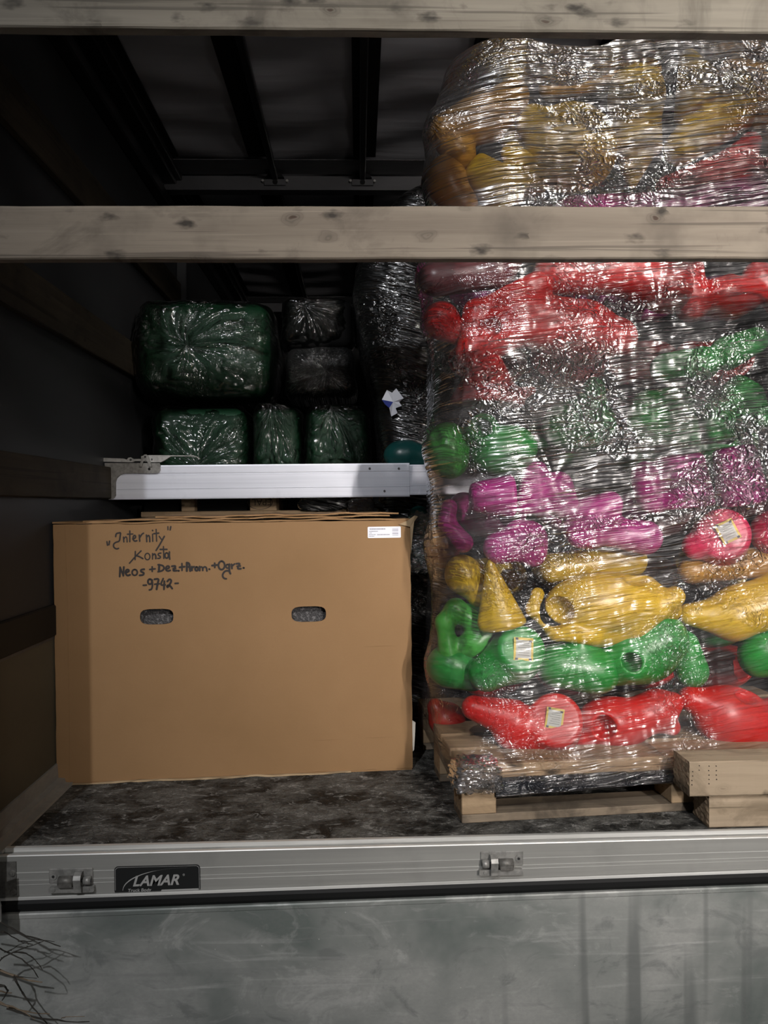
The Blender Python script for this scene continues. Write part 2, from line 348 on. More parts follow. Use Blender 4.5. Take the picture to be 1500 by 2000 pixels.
def polygonise(fn, lo, hi, st):
    ax = [np.arange(lo[i]-st, hi[i]+2*st, st) for i in range(3)]
    G = np.stack(np.meshgrid(*ax, indexing='ij'), -1); D = fn(G); s = D < 0
    nx, ny, nz = D.shape
    cnt = np.zeros((nx-1, ny-1, nz-1)); P = np.zeros((nx-1, ny-1, nz-1, 3))
    for axis in range(3):
        sl0 = [slice(None)]*3; sl1 = [slice(None)]*3; sl0[axis] = slice(0, -1); sl1[axis] = slice(1, None)
        a, b = D[tuple(sl0)], D[tuple(sl1)]; cr = (a < 0) != (b < 0)
        t = np.where(cr, a/np.where(np.abs(a-b) < 1e-12, 1, a-b), 0)
        pos = G[tuple(sl0)].copy(); pos[..., axis] += t*st
        o = [i for i in range(3) if i != axis]
        for d0 in (0, 1):
            for d1 in (0, 1):
                sl = [slice(None)]*3
                for oo, dd in zip(o, (d0, d1)): sl[oo] = slice(dd, D.shape[oo]-1+dd)
                c = cr[tuple(sl)]; P += np.where(c[..., None], pos[tuple(sl)], 0); cnt += c
    act = cnt > 0; idx = -np.ones(act.shape, int); idx[act] = np.arange(act.sum()); V = P[act]/cnt[act][:, None]
    faces = []
    for axis in range(3):
        o = [i for i in range(3) if i != axis]
        sl0 = [slice(1, -1)]*3; sl1 = [slice(1, -1)]*3; sl0[axis] = slice(0, -1); sl1[axis] = slice(1, None)
        a, b = D[tuple(sl0)] < 0, D[tuple(sl1)] < 0
        I = np.argwhere(a != b)
        if len(I) == 0: continue
        flip = a[tuple(I.T)]
        base = I.copy(); base[:, o[0]] += 1; base[:, o[1]] += 1
        q = []
        for d0, d1 in ((0, 0), (1, 0), (1, 1), (0, 1)):
            c = base.copy(); c[:, o[0]] -= d0; c[:, o[1]] -= d1; q.append(idx[tuple(c.T)])
        q = np.stack(q, 1)
        if axis == 1: flip = ~flip
        q[~flip] = q[~flip][:, ::-1]; faces.append(q)
    Fq = np.concatenate(faces); return V, Fq
def mesh_np(name, V, Fq):
    me = bpy.data.meshes.new(name); me.vertices.add(len(V)); me.vertices.foreach_set('co', np.asarray(V, float).ravel())
    me.loops.add(Fq.size); me.loops.foreach_set('vertex_index', Fq.ravel().astype(np.int32))
    me.polygons.add(len(Fq)); me.polygons.foreach_set('loop_start', np.arange(0, Fq.size, Fq.shape[1], dtype=np.int32))
    me.update(calc_edges=True); me.validate(); me.polygons.foreach_set('use_smooth', [True]*len(me.polygons)); return me

# ------------------------------------------------------------------ setting: the load space
WX = -.885; RX = 1.66; YE = 7.6; ZC = 2.32
def struct(o): return tag(o, kind='structure')
struct(MB().box(WX, RX, 1.885, YE, -.03, 0).build('floor', M['floor']))
struct(MB().box(-6, 6, -6, 9, -1.2, -1.15).build('ground', flat('yard_concrete', (.16, .155, .15), .8)))
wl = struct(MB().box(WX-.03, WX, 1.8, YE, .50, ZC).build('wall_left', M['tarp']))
lb = MB().box(WX-.03, WX+.004, 1.8, YE, .02, .43).build('side_board', M['dropside'], wl)
z1, z2 = .8-.33, .8-.415
MB().box(WX-.005, WX+.012, 1.80, YE, .432, .522, ch=.004).build('rubber_strip', M['rubber'], wl)
MB().box(WX, WX+.006, 1.80, YE, .424, .4318).build('drip_edge', M['roofmetal'], wl)
struct(MB().box(RX, RX+.03, 1.8, YE, -.03, ZC).build('wall_right', M['tarp']))
struct(MB().box(WX, RX, YE, YE+.03, -.03, ZC).build('wall_back', M['tarp']))
# floor rail at the left wall: two small steps
b = MB()
b.extrude([(WX, 0), (WX, .062), (WX+.01, .062), (WX+.012, .022), (WX+.03, .020), (WX+.032, .008), (WX+.05, .006), (WX+.052, 0)], 1.86, YE)
struct(b.build('baseboard_left', M['alu']))
# wavy roof tarpaulin
nx, ny = 60, 120; V = []; Fc = []
for i in range(nx):
    for j in range(ny):
        x = WX+(RX-WX)*i/(nx-1); y = 1.7+(YE-1.7)*j/(ny-1)
        V.append((x, y, ZC+.012+.006*math.sin(y*22+2*math.sin(x*5)+x*3)+.004*math.sin(y*9-x*7)))
for i in range(nx-1):
    for j in range(ny-1): Fc.append((i*ny+j, i*ny+j+1, (i+1)*ny+j+1, (i+1)*ny+j))
roof = struct(MB().add(V, Fc).build('ceiling', M['roof'], smooth=True))
for x0, x1, tx in ((-.885, -.76, -.80), (-.459, -.375, -.363), (-.005, .092, .036), (.40, .506, .50), (.82, .935, .88), (1.2, 1.34, 1.25)):
    for (ya, yb) in ((1.7, 3.47), (3.85, 5.75), (6.1, YE)):
        MB().box(x0, x1, ya, yb, ZC-.008, ZC+.001).build('roof_strap', M['black'], roof)
    tb = MB().box(tx-.014, tx+.014, 1.7, YE, ZC-.034, ZC-.006, ch=.004).build('roof_bow', flat('bow_paint', (.012, .012, .012), .35), roof)
for yb in (3.66, 5.95):
    cr = empty('roof_crossbeam', (0, yb, ZC-.06), 'grey metal roof crossbeam with brackets, the nearer one, just above the middle plank' if yb < 5 else 'dim grey crossbeam of the roof further back above the dark bundles', 'crossbeam')
    MB().box(WX, RX, yb, yb+.004, ZC-.075, ZC-.012).box(WX, RX, yb-.012, yb+.05, ZC-.08, ZC-.074).build('beam_face', M['roofmetal'], cr)
    MB().box(WX, RX, yb-.17, yb-.02, ZC-.012, ZC-.009).build('upper_flange', M['roofmetal'], cr)
    for tx in (-.363, .036, .50, .88):
        br = MB().box(tx-.05, tx+.05, yb-.012, yb-.004, ZC-.058, ZC-.030, ch=.002)
        br.extrude([(tx-.042, ZC-.03), (tx-.025, ZC-.006), (tx+.025, ZC-.006), (tx+.042, ZC-.03)], yb-.03, yb-.004, 1)
        k = br.build('bracket', [M['roofmetal'], M['black']], cr)
        hd = MB().tube([(tx, yb-.014, ZC-.044), (tx, yb-.008, ZC-.044)], .012, 14)
        hd.build('bracket_hole', M['black'], k)
        for s_ in (-.055, .055): MB().tube([(tx+s_, yb-.02, ZC-.04), (tx+s_, yb-.002, ZC-.04)], .006, 8).build('bolt', M['zinc'], k)
# cant rail and posts of the left side
rl = MB().box(WX, WX+.05, 1.7, YE, ZC-.16, ZC-.11, ch=.006).box(WX, WX+.075, 1.7, YE, ZC-.05, ZC-.002, ch=.006).box(WX, WX+.018, 1.7, YE, ZC-.13, ZC-.03)
struct(rl.build('trim_1', flat('rail_black_steel', (.014, .014, .015), .3, .3)))
for yp in (3.95, 5.95):
    struct(MB().box(WX+.002, WX+.05, yp, yp+.07, 0.06, ZC-.16, ch=.004).build('trim_2' if yp < 5 else 'trim_3', M['tarp']))

# ------------------------------------------------------------------ wooden slats
def plank(name, x0, x1, y0, y1, z0, z1, mat, label, group=None, wob=.0005, axis=0):
    n = 90; V = []; Fc = []; r = random.Random(int(z0*1000)); ch = .003
    prof = [(y0, z0+ch), (y0, z1-ch), (y0+ch, z1), (y1-ch, z1), (y1, z1-ch), (y1, z0+ch), (y1-ch, z0), (y0+ch, z0)]
    if axis == 1: prof = [(x0, z0+ch), (x0, z1-ch), (x0+ch, z1), (x1-ch, z1), (x1, z1-ch), (x1, z0+ch), (x1-ch, z0), (x0+ch, z0)]
    ph = [r.random()*6 for _ in range(8)]
    for i in range(n+1):
        u = i/n
        for k, (a, z) in enumerate(prof):
            d = wob*(math.sin(u*23+ph[k])+.6*math.sin(u*61+ph[k]*2)+r.uniform(-.35, .35))
            if axis == 0: V.append((x0+(x1-x0)*u, a, z+d))
            else: V.append((a, y0+(y1-y0)*u, z+d))
    for i in range(n):
        for k in range(8): Fc.append((i*8+k, i*8+(k+1) % 8, (i+1)*8+(k+1) % 8, (i+1)*8+k))
    Fc += [tuple(range(8)), tuple(n*8+k for k in range(8))[::-1]]
    o = MB().add(V, Fc).build(name, mat); return tag(o, label, 'plank', group)
za, zb = W(750, 505, 1.65)[2], W(750, 402, 1.65)[2]
plank('wooden_plank', -.93, 1.3, 1.65, 1.68, za, zb, M['plank'], 'pale knotty wooden slat across the middle of the opening, in front of the film-wrapped load')
za2 = W(750, 58, 1.65)[2]
plank('wooden_plank', -.93, 1.3, 1.65, 1.68, za2, za2+.125, M['plank_b'], 'grey knotty wooden slat across the very top of the opening')
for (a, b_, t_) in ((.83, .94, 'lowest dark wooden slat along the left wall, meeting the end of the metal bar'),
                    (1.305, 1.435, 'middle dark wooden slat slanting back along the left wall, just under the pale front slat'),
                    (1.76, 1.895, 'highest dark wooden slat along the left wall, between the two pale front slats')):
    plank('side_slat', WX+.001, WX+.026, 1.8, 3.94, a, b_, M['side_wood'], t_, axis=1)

# rear left post, outside the frame: it casts the upright shadow edge on box, bar and sill
b = MB(); x0, x1, y0, y1 = -1.10, -.823, 1.76, 1.785
zc = -.11
b.box(x0, x1, y0, y1, zc, 2.4)
post = struct(b.build('rear_post', M['alu']))
p = W(4, 1680, 1.77)
bk = MB().extrude([(-.86, .0), (-.86, -.11), (p[0]+.003, -.105), (p[0]+.003, -.07), (p[0]-.002, -.05), (p[0]-.004, .02)], 1.752, 1.758).build('hinge_plate', M['zinc'], post)
MB().tube([(p[0]-.004, 1.749, -.060), (p[0]-.004, 1.752, -.060)], .003, 8).tube([(p[0]-.003, 1.749, -.097), (p[0]-.003, 1.752, -.097)], .003, 8).build('screw', M['screw'], bk)

# ------------------------------------------------------------------ rear sill
YS = 1.845
zbL, zbR = W(0, 1757, YS)[2], W(1500, 1702, YS)[2]
kx = (zbR-zbL)/1.75
def zbot(x): return zbL+kx*(x+.82)
X0, X1 = -1.0, 1.7
def sill_prof(x):
    zb = zbot(x); H = -.006-zb; g = .0012
    pr = [(1.90, -.001), (1.887, .0), (1.886, .006), (1.876, .006), (1.875, -.003), (YS+.012, -.004), (YS+.011, .001), (YS+.0015, .001), (YS, -.001)]
    for fz in (.36, .56, .66):
        z = -.006-H*fz; pr += [(YS, z+.0022), (YS-g, z+.0016), (YS-g, z+.0004), (YS, z)]
    pr += [(YS, zb+.007), (YS-.005, zb+.0065), (YS-.007, zb+.005), (YS-.007, zb), (1.90, zb)]
    return pr
A, B = sill_prof(X0), sill_prof(X1); n = len(A)
sill = MB(); V = [(X0, p[0], p[1]) for p in A]+[(X1, p[0], p[1]) for p in B]; Fc = []; mi = []
for i in range(n):
    Fc.append((i, (i+1) % n, (i+1) % n+n, i+n)); mi.append(1 if i in (2, 3, 6, 7, 10, 14, 18, n-3, n-4) else 0)
Fc += [tuple(range(n)), tuple(range(2*n-1, n-1, -1))]; mi += [0, 0]
sill.add(V, Fc); sill.m = mi
sl = struct(sill.build('trim_4', [M['alu'], M['alu_edge']]))
cp = MB().box(-1.0, -.795, YS-.0025, YS+.001, zbot(-.8)+.01, -.012).build('post_shadow_plate', M['cast'], sl)  # thin darker plate paints the post's shadow onto the sill end
for (px, py) in ((24, 1706), (26, 1743)):
    p = W(px, py, YS-.003); MB().tube([(p[0], YS-.0055, p[2]), (p[0], YS-.002, p[2])], [.006, .0085], 16).tube([(p[0], YS-.007, p[2]), (p[0], YS-.005, p[2])], .0025, 10).build('rivet', M['cast'], sl)
# rubber seal under the sill
b = MB(); V = []
for x in (X0, X1):
    zt, zl = zbot(x)+.0005, zbot(x)-.029
    V += [(x, YS+.03, zt), (x, YS-.004, zt), (x, YS-.010, zt-.008), (x, YS-.010, zl+.010), (x, YS-.003, zl), (x, YS+.03, zl)]
b.add(V, [(i, (i+1) % 6, (i+1) % 6+6, i+6) for i in range(6)]+[tuple(range(6)), tuple(range(11, 5, -1))])
struct(b.build('trim_5', M['rubber']))
# platform panel hanging below
YP = YS-.012
b = MB(); V = []
for x in (X0-.3, X1):
    zt = zbot(x)-.028
    V += [(x, YP+.03, zt), (x, YP, zt), (x, YP-.002, zt-.003), (x, YP-.002, zt-.011), (x, YP, zt-.013), (x, YP-.004, -1.0), (x, YP+.03, -1.0)]
b.add(V, [(i, (i+1) % 7, (i+1) % 7+7, i+7) for i in range(7)]+[tuple(range(7)), tuple(range(13, 6, -1))])
tag(b.build('tail_lift_panel', M['platform']), 'large scuffed grey-green metal panel hanging below the sill', 'panel')

# badge
def text_mesh(name, s, size, mat, parent, loc, shear=0., off=0., rotz=0., align='LEFT', tilt=0., sx=1., flip=False, depth=.0002, kind=None):
    c = bpy.data.curves.new(name, 'FONT'); c.body = s; c.size = size; c.shear = shear; c.offset = off; c.align_x = align; c.extrude = depth
    tmp = bpy.data.objects.new('tmp', c); COL.objects.link(tmp); bpy.context.view_layer.update()
    me = bpy.data.meshes.new_from_object(tmp.evaluated_get(bpy.context.evaluated_depsgraph_get())); bpy.data.objects.remove(tmp)
    T = Matrix.Translation(loc) @ Matrix.Rotation(rotz, 4, 'Z') @ Matrix.Rotation(tilt, 4, 'Y') @ Matrix.Rotation(math.pi/2, 4, 'X') @ Matrix.Diagonal((sx, 1, 1, 1))
    if flip: T = T @ Matrix.Rotation(math.pi, 4, 'Z')
    me.transform(T); return link(name, me, mat, parent)
def poly_round(x0, x1, z0, z1, r, n=6, rb=None):
    P = []
    for (cx, cz, a0, rr) in ((x1-r, z1-r, 0, r), (x0+r, z1-r, 90, r), (x0+(rb or r), z0+(rb or r), 180, rb or r), (x1-(rb or r), z0+(rb or r), 270, rb or r)):
        for k in range(n+1): a = math.radians(a0+90*k/n); P.append((cx+rr*math.cos(a), cz+rr*math.sin(a)))
    return P
pb = W(224, 1743, YS); pt = W(391, 1690, YS); bx0, bx1 = pb[0], pt[0]
bz0, bz1 = W(307, 1745, YS)[2], W(307, 1690, YS)[2]
yb_ = YS-.0012
bd = empty('maker_badge', ((bx0+bx1)/2, YS, bz0), 'black rounded badge with silver lettering on the sill left of centre', 'badge')
MB().extrude(poly_round(bx0, bx1, bz0, bz1, .009), yb_-.0002, YS+.0005).build('badge_plate', M['badge'], bd)
o_, i_ = poly_round(bx0+.002, bx1-.002, bz0+.002, bz1-.002, .008), poly_round(bx0+.0028, bx1-.0028, bz0+.0028, bz1-.0028, .0075)
n = len(o_); b = MB(); b.add([(p[0], yb_-.0005, p[1]) for p in o_+i_], [(i, (i+1) % n, (i+1) % n+n, i+n) for i in range(n) if i < n*.5 or i > n*.72]); b.build('border_line', M['badge_grey'], bd)
pts = []
for k in range(25):
    u = k/24; a = W(240+7*0+u*0, 1738, YS)
    x = 240+(366-240)*(1-math.cos(u*math.pi/2))**.9*1.0; y = 1739-(1739-1694)*math.sin(u*math.pi/2)**.9
    q = W(x, y+.0, YS); pts.append((q[0], q[2], .0016*math.sin(min(1, u*1.25+.15)*math.pi)+.0001))
b = MB(); V = [(x, yb_-.0006, z+w_) for x, z, w_ in pts]+[(x+w_*.7, yb_-.0006, z-w_*.3) for x, z, w_ in pts]; n = len(pts)
b.add(V, [(i, i+1, i+1+n, i+n) for i in range(n-1)]); b.build('swoosh', M['badge_grey'], bd)
p = W(259, 1730, YS); text_mesh('lettering', 'LAMAR', .033, M['badge_grey'], bd, (p[0], yb_-.0006, p[2]), .32, .0009, tilt=-.012, sx=1.0)
p = W(357, 1710, YS); text_mesh('lettering', '®', .007, M['badge_grey'], bd, (p[0], yb_-.0006, p[2]))
p = W(250, 1741.3, YS); text_mesh('lettering', 'Truck Body', .0100, M['badge_grey'], bd, (p[0], yb_-.0006, p[2]), .12, .0001, tilt=-.012, sx=1.12)
p0, p1 = W(313, 1742.5, YS), W(388, 1735, YS); MB().extrude([(p0[0], p0[2]), (p0[0]+.004, p1[2]), (p1[0], p1[2]+.001), (p1[0], p0[2]+.0015)], yb_-.0008, yb_-.0004).build('silver_tab', M['badge_grey'], bd)

# sill latches
def latch(cx, top, mirror, label):
    "cx: centre px, top: px of housing top; 100 px wide, 55 tall"
    y = YS; o = W(cx, top+43, y); s = y/F
    e = empty('hinge_latch', (o[0], y, o[2]), label, 'latch')
    g = -1 if mirror else 1
    def X(u): return o[0]+g*u*s
    def Z(v): return o[2]+v*s
    def bx(u0, u1, v0, v1, d0, d1, name, mat=M['cast'], ch=.0015):
        a, c = sorted((X(u0), X(u1))); return MB().box(a, c, y-d1, y-d0, Z(v0), Z(v1), ch=ch).build(name, mat, e)
    h = bx(-42, 42, 18, 47, 0, .004, 'housing', M['zinc'])
    MB().tube([(X(33), y-.004, Z(33)), (X(33), y-.006, Z(33))], [.0085, .008], 18).build('rivet', M['zinc'], h)
    MB().tube([(X(33), y-.006, Z(33)), (X(33), y-.0075, Z(33))], .003, 10).build('rivet_pin', M['screw'], h)
    b = MB(); b.tube([(X(-40), y-.011, Z(26)), (X(-27), y-.011, Z(26))], .0095, 16); b.build('knuckle', M['zinc'], e, True)
    b = MB(); b.tube([(X(-7), y-.011, Z(26)), (X(21), y-.011, Z(26))], .0105, 16); b.build('knuckle', M['cast'], e, True)
    bx(-6, 20, 15, 25, .012, .021, 'knuckle_block')
    MB().tube([(X(-41), y-.011, Z(26)), (X(22), y-.011, Z(26))], .004, 10).build('hinge_pin', M['screw'], e)
    # hook strap: curls over the pin and runs down to the base plate
    prof = [(0, 42), (.012, 43), (.022, 39), (.0265, 32), (.024, 22), (.021, 12), (.021, 6), (.018, 4)]
    V = []; n = len(prof)
    for uu in (-24, -10):
        for (d, v) in prof: V.append((X(uu), y-d, Z(v)))
        for (d, v) in prof: V.append((X(uu), y-d+.004, Z(v-1)))
    Fc = []
    for i in range(n-1): Fc += [(i, i+1, 2*n+i+1, 2*n+i), (n+i, n+i+1, 3*n+i+1, 3*n+i), (i, i+1, n+i+1, n+i), (2*n+i, 2*n+i+1, 3*n+i+1, 3*n+i)]
    MB().add(V, Fc).build('hook_strap', M['zinc'], e)
    a, c = sorted((X(-46), X(40))); bs = MB().extrude(poly_round(a, c, Z(3), Z(14), .004, 4), y-.012, y-.0005).build('base_plate', M['zinc'], e)
    for u in (-34, 31): MB().tube([(X(u), y-.0135, Z(9)), (X(u), y-.011, Z(9))], .0042, 12).build('screw', M['zinc'], bs)
    return e
latch(140, 1699, True, 'zinc hinge latch at the left end of the sill, beside the badge')
latch(980, 1665, False, 'zinc hinge latch on the sill under the wrapped pallet')

# ------------------------------------------------------------------ cardboard box
BO = np.array([-.878, 2.312]); BA = math.radians(3.6); BWd = 1.035; BD = .36; BH = .752
bex = np.array([math.cos(BA), math.sin(BA)])
def bw(lx, ly, z): return (BO[0]+bex[0]*lx-bex[1]*ly, BO[1]+bex[1]*lx+bex[0]*ly, z)
def box_hit(px, py):
    d = RI*(px-750)/F-UP*(py-1000)/F+FW; nrm = np.array([-bex[1], bex[0], 0])
    t = (np.array([BO[0], BO[1], 0])-CAM)@nrm/(d@nrm); P = CAM+d*t
    return (P[0]-BO[0])*bex[0]+(P[1]-BO[1])*bex[1], P[2]
TB = Matrix.Translation((BO[0], BO[1], 0)) @ Matrix.Rotation(BA, 4, 'Z')
cb = empty('cardboard_box', (BO[0]+.5, BO[1]+.18, 0), 'large brown cardboard box with black marker writing standing on the truck floor', 'box')
# front panel with two real hand holes
h1 = box_hit(273, 1190), box_hit(339, 1219); h2 = box_hit(569, 1185), box_hit(637, 1214)
def hole_loop(h, n=28):
    cx, cz = (h[0][0]+h[1][0])/2, (h[0][1]+h[1][1])/2; rx, rz = abs(h[1][0]-h[0][0])/2, abs(h[1][1]-h[0][1])/2
    P = []
    for k in range(n):
        a = 2*math.pi*k/n+math.pi/n; q = .45
        P.append((cx+rx*math.copysign(abs(math.cos(a))**q, math.cos(a))*(1-.06*(math.sin(a)**2 > .8)), cz+rz*math.copysign(abs(math.sin(a))**.75, math.sin(a))))
    return P
import bmesh
def panel_with_holes(x0, x1, z0, z1, loops, y0, y1, nseg=26):
    "front sheet of wavy card: outer outline slightly uneven, holes cut"
    bm = bmesh.new(); r = random.Random(8)
    def loop(P):
        vs = [bm.verts.new((p[0], y0, p[1])) for p in P]; return [bm.edges.new((vs[i], vs[(i+1) % len(vs)])) for i in range(len(vs))]
    P = []
    for i in range(nseg): P.append((x0+(x1-x0)*i/nseg, z0+r.uniform(-.0012, .0012)+.006*(i/nseg > .8)*0))
    for i in range(nseg): P.append((x1+r.uniform(-.001, .001), z0+(z1-z0)*i/nseg))
    for i in range(nseg): P.append((x1-(x1-x0)*i/nseg, z1+r.uniform(-.001, .001)))
    for i in range(nseg): P.append((x0+r.uniform(-.0008, .0008), z1-(z1-z0)*i/nseg))
    E_ = loop(P)
    for L in loops: E_ += loop(L)
    bmesh.ops.triangle_fill(bm, use_beauty=True, use_dissolve=False, edges=E_)
    ex = bmesh.ops.extrude_face_region(bm, geom=bm.faces[:])
    for v in [g for g in ex['geom'] if isinstance(g, bmesh.types.BMVert)]: v.co.y = y1
    bmesh.ops.recalc_face_normals(bm, faces=bm.faces)
    me = bpy.data.meshes.new('front_panel'); bm.to_mesh(me); bm.free(); me.transform(TB); return me
link('front_panel', panel_with_holes(0, BWd, .006, BH, [hole_loop(h1), hole_loop(h2)], 0, .006), M['card'], cb)
def bbox(name, mat, *a, ch=0): return MB().box(*a, T=TB, ch=ch).build(name, mat, cb)
bbox('side_panel', M['card'], 0, .006, .0065, BD, .006, BH)
bbox('side_panel', M['card'], BWd-.006, BWd, .0065, BD, .006, BH)
bbox('back_panel', M['card'], .0065, BWd-.0065, BD-.006, BD, .006, BH)
bbox('bottom_panel', M['card'], .002, BWd-.002, .002, BD, 0.0005, .0055)
# top flaps, a little open and curled at the front
def flap(z0, z1, la, lb, y0, y1, seed, mat=M['card']):
    r = random.Random(seed); n = 40; V = []; Fc = []
    for i in range(n+1):
        u = i/n; x = la+(lb-la)*u; w1 = .0014*math.sin(u*17+seed)+.0010*math.sin(u*41+seed*2)+r.uniform(-.0006, .0006)
        z = z0+(z1-z0)*u+w1
        V += [(x, y0+r.uniform(-.002, .002), z), (x, y0+r.uniform(-.002, .002), z+.0045), (x, y1, z+.0045), (x, y1, z)]
    for i in range(n):
        for k in range(4): Fc.append((i*4+k, i*4+(k+1) % 4, i*4+4+(k+1) % 4, i*4+4+k))
    Fc += [(0, 1, 2, 3), (n*4+3, n*4+2, n*4+1, n*4)]
    return MB().add([tuple(TB @ Vector(p)) for p in V], Fc).build('top_flap', mat, cb)
flap(BH+.0015, BH+.002, -.002, BWd+.003, -.003, .17, 1)
flap(BH+.006, BH+.012, .08, BWd-.06, .012, .30, 4)
flap(BH+.014, BH+.020, .28, BWd-.03, .04, BD, 7)
flap(.0, .0005, -.003, BWd*.82, -.006, .1, 3, M['card_edge'])
# crushed corner and torn paper
b = MB(); r = random.Random(3)
P = [(1.0, BH-.012), (1.025, BH-.002), (1.047, BH+.014), (1.058, BH+.011), (1.046, BH-.004), (1.042, BH-.03), (1.036, BH-.10), (1.034, BH-.02)]
b.add([tuple(TB @ Vector((x, -.004-.004*(i % 3), z))) for i, (x, z) in enumerate(P)]+[tuple(TB @ Vector((x, .004+.002*(i % 2), z-.003))) for i, (x, z) in enumerate(P)],
      [tuple(range(8)), tuple(range(15, 7, -1))]+[(i, i+8, (i+1) % 8+8, (i+1) % 8) for i in range(8)])
b.build('crushed_corner', M['card_edge'], cb)
b = MB(); P = [(1.034, .15), (1.045, .142), (1.043, .10), (1.040, .06), (1.036, .055), (1.035, .10)]
b.extrude(P, .002, .006, T=TB); b.build('torn_paper', flat('torn_white_paper', (.6, .57, .5), .8), cb)
# fold seam at the left
b = MB(); xs, _ = box_hit(130, 1200)
b.extrude([(0.001, .012), (0.001, BH-.004), (xs-.001, BH-.004), (xs+.003, BH*.7), (xs+.004, BH*.35), (xs+.002, .012)], -.0014, 0, T=TB); b.build('glued_seam', M['card'], cb)
for k in range(3):                                          # a few pressed creases on the front
    x, z = ((box_hit(640, 1445)), (box_hit(745, 1440)), (box_hit(740, 1262)))[k]
    MB().tube([TB @ Vector((x+u*.05, -.0002, z+.001*math.sin(u*5))) for u in (-1, -.5, 0, .5, 1)], [.0002, .0008, .001, .0008, .0002], 6).build('crease', M['card'], cb)
fm = MB().box(.02, BWd-.02, .03, .05, .3, .65, T=TB).build('foam_lining', M['foam'], cb)
# handwriting
def ST(*p): return [(p[i], p[i+1]) for i in range(0, len(p), 2)]
def EL(cx, cy, rx, ry): return [(cx+rx*math.cos(a*math.pi/7-1.5), cy+ry*math.sin(a*math.pi/7-1.5)) for a in range(15)]
strokes = [ST(45,215,50,250), ST(70,210,65,245), ST(130,165,135,135,160,130,180,125,173,165,168,212,130,220,108,240,110,270,138,288,158,280),
 ST(206,170,210,217), ST(210,190,225,166,240,172,242,218), ST(268,110,268,215), ST(245,142,297,140), ST(297,188,326,178,322,152,304,156,298,190,315,212,337,205),
 ST(360,150,365,210), ST(362,180,385,142,402,132), ST(430,150,434,215), ST(434,170,450,150,462,166,463,215), ST(490,142,492,212), ST(489,104,492,108),
 ST(525,95,530,210), ST(503,137,550,131), ST(555,162,576,192), ST(605,163,560,245,525,300), ST(640,68,641,98), ST(668,68,662,100),
 ST(322,310,320,390), ST(378,305,330,352,265,425), ST(330,350,365,362,395,380), EL(440,360,25,32), ST(490,330,490,385), ST(490,350,510,330,522,350,522,380),
 ST(572,326,546,330,545,348,570,360,562,378,540,378), ST(597,262,600,378), ST(565,290,630,290), EL(628,350,18,26), ST(655,315,654,350,658,385),
 ST(170,555,174,465), ST(174,465,205,548), ST(205,548,210,462), ST(228,518,262,505,255,486,232,490,225,525,245,548,270,538), EL(316,515,26,29),
 ST(408,484,378,488,376,508,407,518,400,540,365,543), ST(487,460,487,505), ST(463,486,515,480), ST(556,440,552,505), ST(545,440,590,446,606,470,590,498,545,508),
 ST(620,482,655,472,650,452,625,455,618,490,640,503,662,495), ST(680,455,718,450,704,476,688,500,727,497), ST(692,478,715,476), ST(743,498,748,499),
 ST(777,428,778,495), ST(755,465,802,459), ST(825,500,825,420), ST(825,420,850,426,858,500), ST(825,462,855,460), ST(875,458,876,495), ST(876,474,895,458),
 EL(920,480,14,18), ST(950,458,950,496), ST(950,474,965,457,980,470,980,495), ST(980,474,1000,457,1018,470,1021,500), ST(1043,482,1047,483),
 ST(1097,425,1098,466), ST(1072,448,1121,442), EL(1164,446,31,42), EL(1222,455,15,18), ST(1240,435,1239,500,1250,526), ST(1240,500,1205,497,1180,520,1172,550,1188,574,1210,577),
 ST(1262,435,1265,476), ST(1265,454,1290,432), ST(1308,430,1346,425,1330,452,1318,480,1353,478), ST(1316,455,1347,452), ST(1378,470,1382,471),
 ST(400,640,430,638), EL(465,605,20,25), ST(487,588,491,640,482,680,460,685), ST(510,582,553,575,540,625,530,680), ST(512,630,556,625), ST(595,575,565,640,614,636), ST(606,600,602,680),
 ST(635,602,655,578,676,592,665,622,635,666,632,640,660,642,682,672), ST(710,622,741,620)]
ink = MB(); r = random.Random(12)
for k_, P in enumerate(strokes):
    if len(P) > 2:                                           # smooth the line (Chaikin)
        for _ in range(2):
            Q = [P[0]]
            for a, c in zip(P[:-1], P[1:]): Q += [(a[0]*.75+c[0]*.25, a[1]*.75+c[1]*.25), (a[0]*.25+c[0]*.75, a[1]*.25+c[1]*.75)]
            P = Q+[P[-1]]
    hw = 1.45*2.33/F*(.85+.3*r.random())*(1.3 if k_ > 29 else 1.)
    pts = [box_hit(200+x/5, 1015+y/5) for x, y in P]
    n = len(pts); V = []; Fc = []; yo = -.0006-.00001*k_
    for i, (x, z) in enumerate(pts):
        a, c = pts[max(i-1, 0)], pts[min(i+1, n-1)]; t = (c[0]-a[0], c[1]-a[1]); l = math.hypot(*t) or 1; nx_, nz_ = -t[1]/l, t[0]/l
        V += [(x+nx_*hw, yo, z+nz_*hw), (x-nx_*hw, yo, z-nz_*hw)]
    for i in range(n-1): Fc.append((2*i, 2*i+1, 2*i+3, 2*i+2))
    for (x, z) in (pts[0], pts[-1]):
        s_ = len(V); V += [(x+hw*math.cos(a*math.pi/5), yo-.000005, z+hw*math.sin(a*math.pi/5)) for a in range(10)]; Fc.append(tuple(range(s_, s_+10)))
    ink.add([tuple(TB @ Vector(p)) for p in V], Fc)
tag(ink.build('handwriting', M['ink'], cb), 'black marker handwriting')
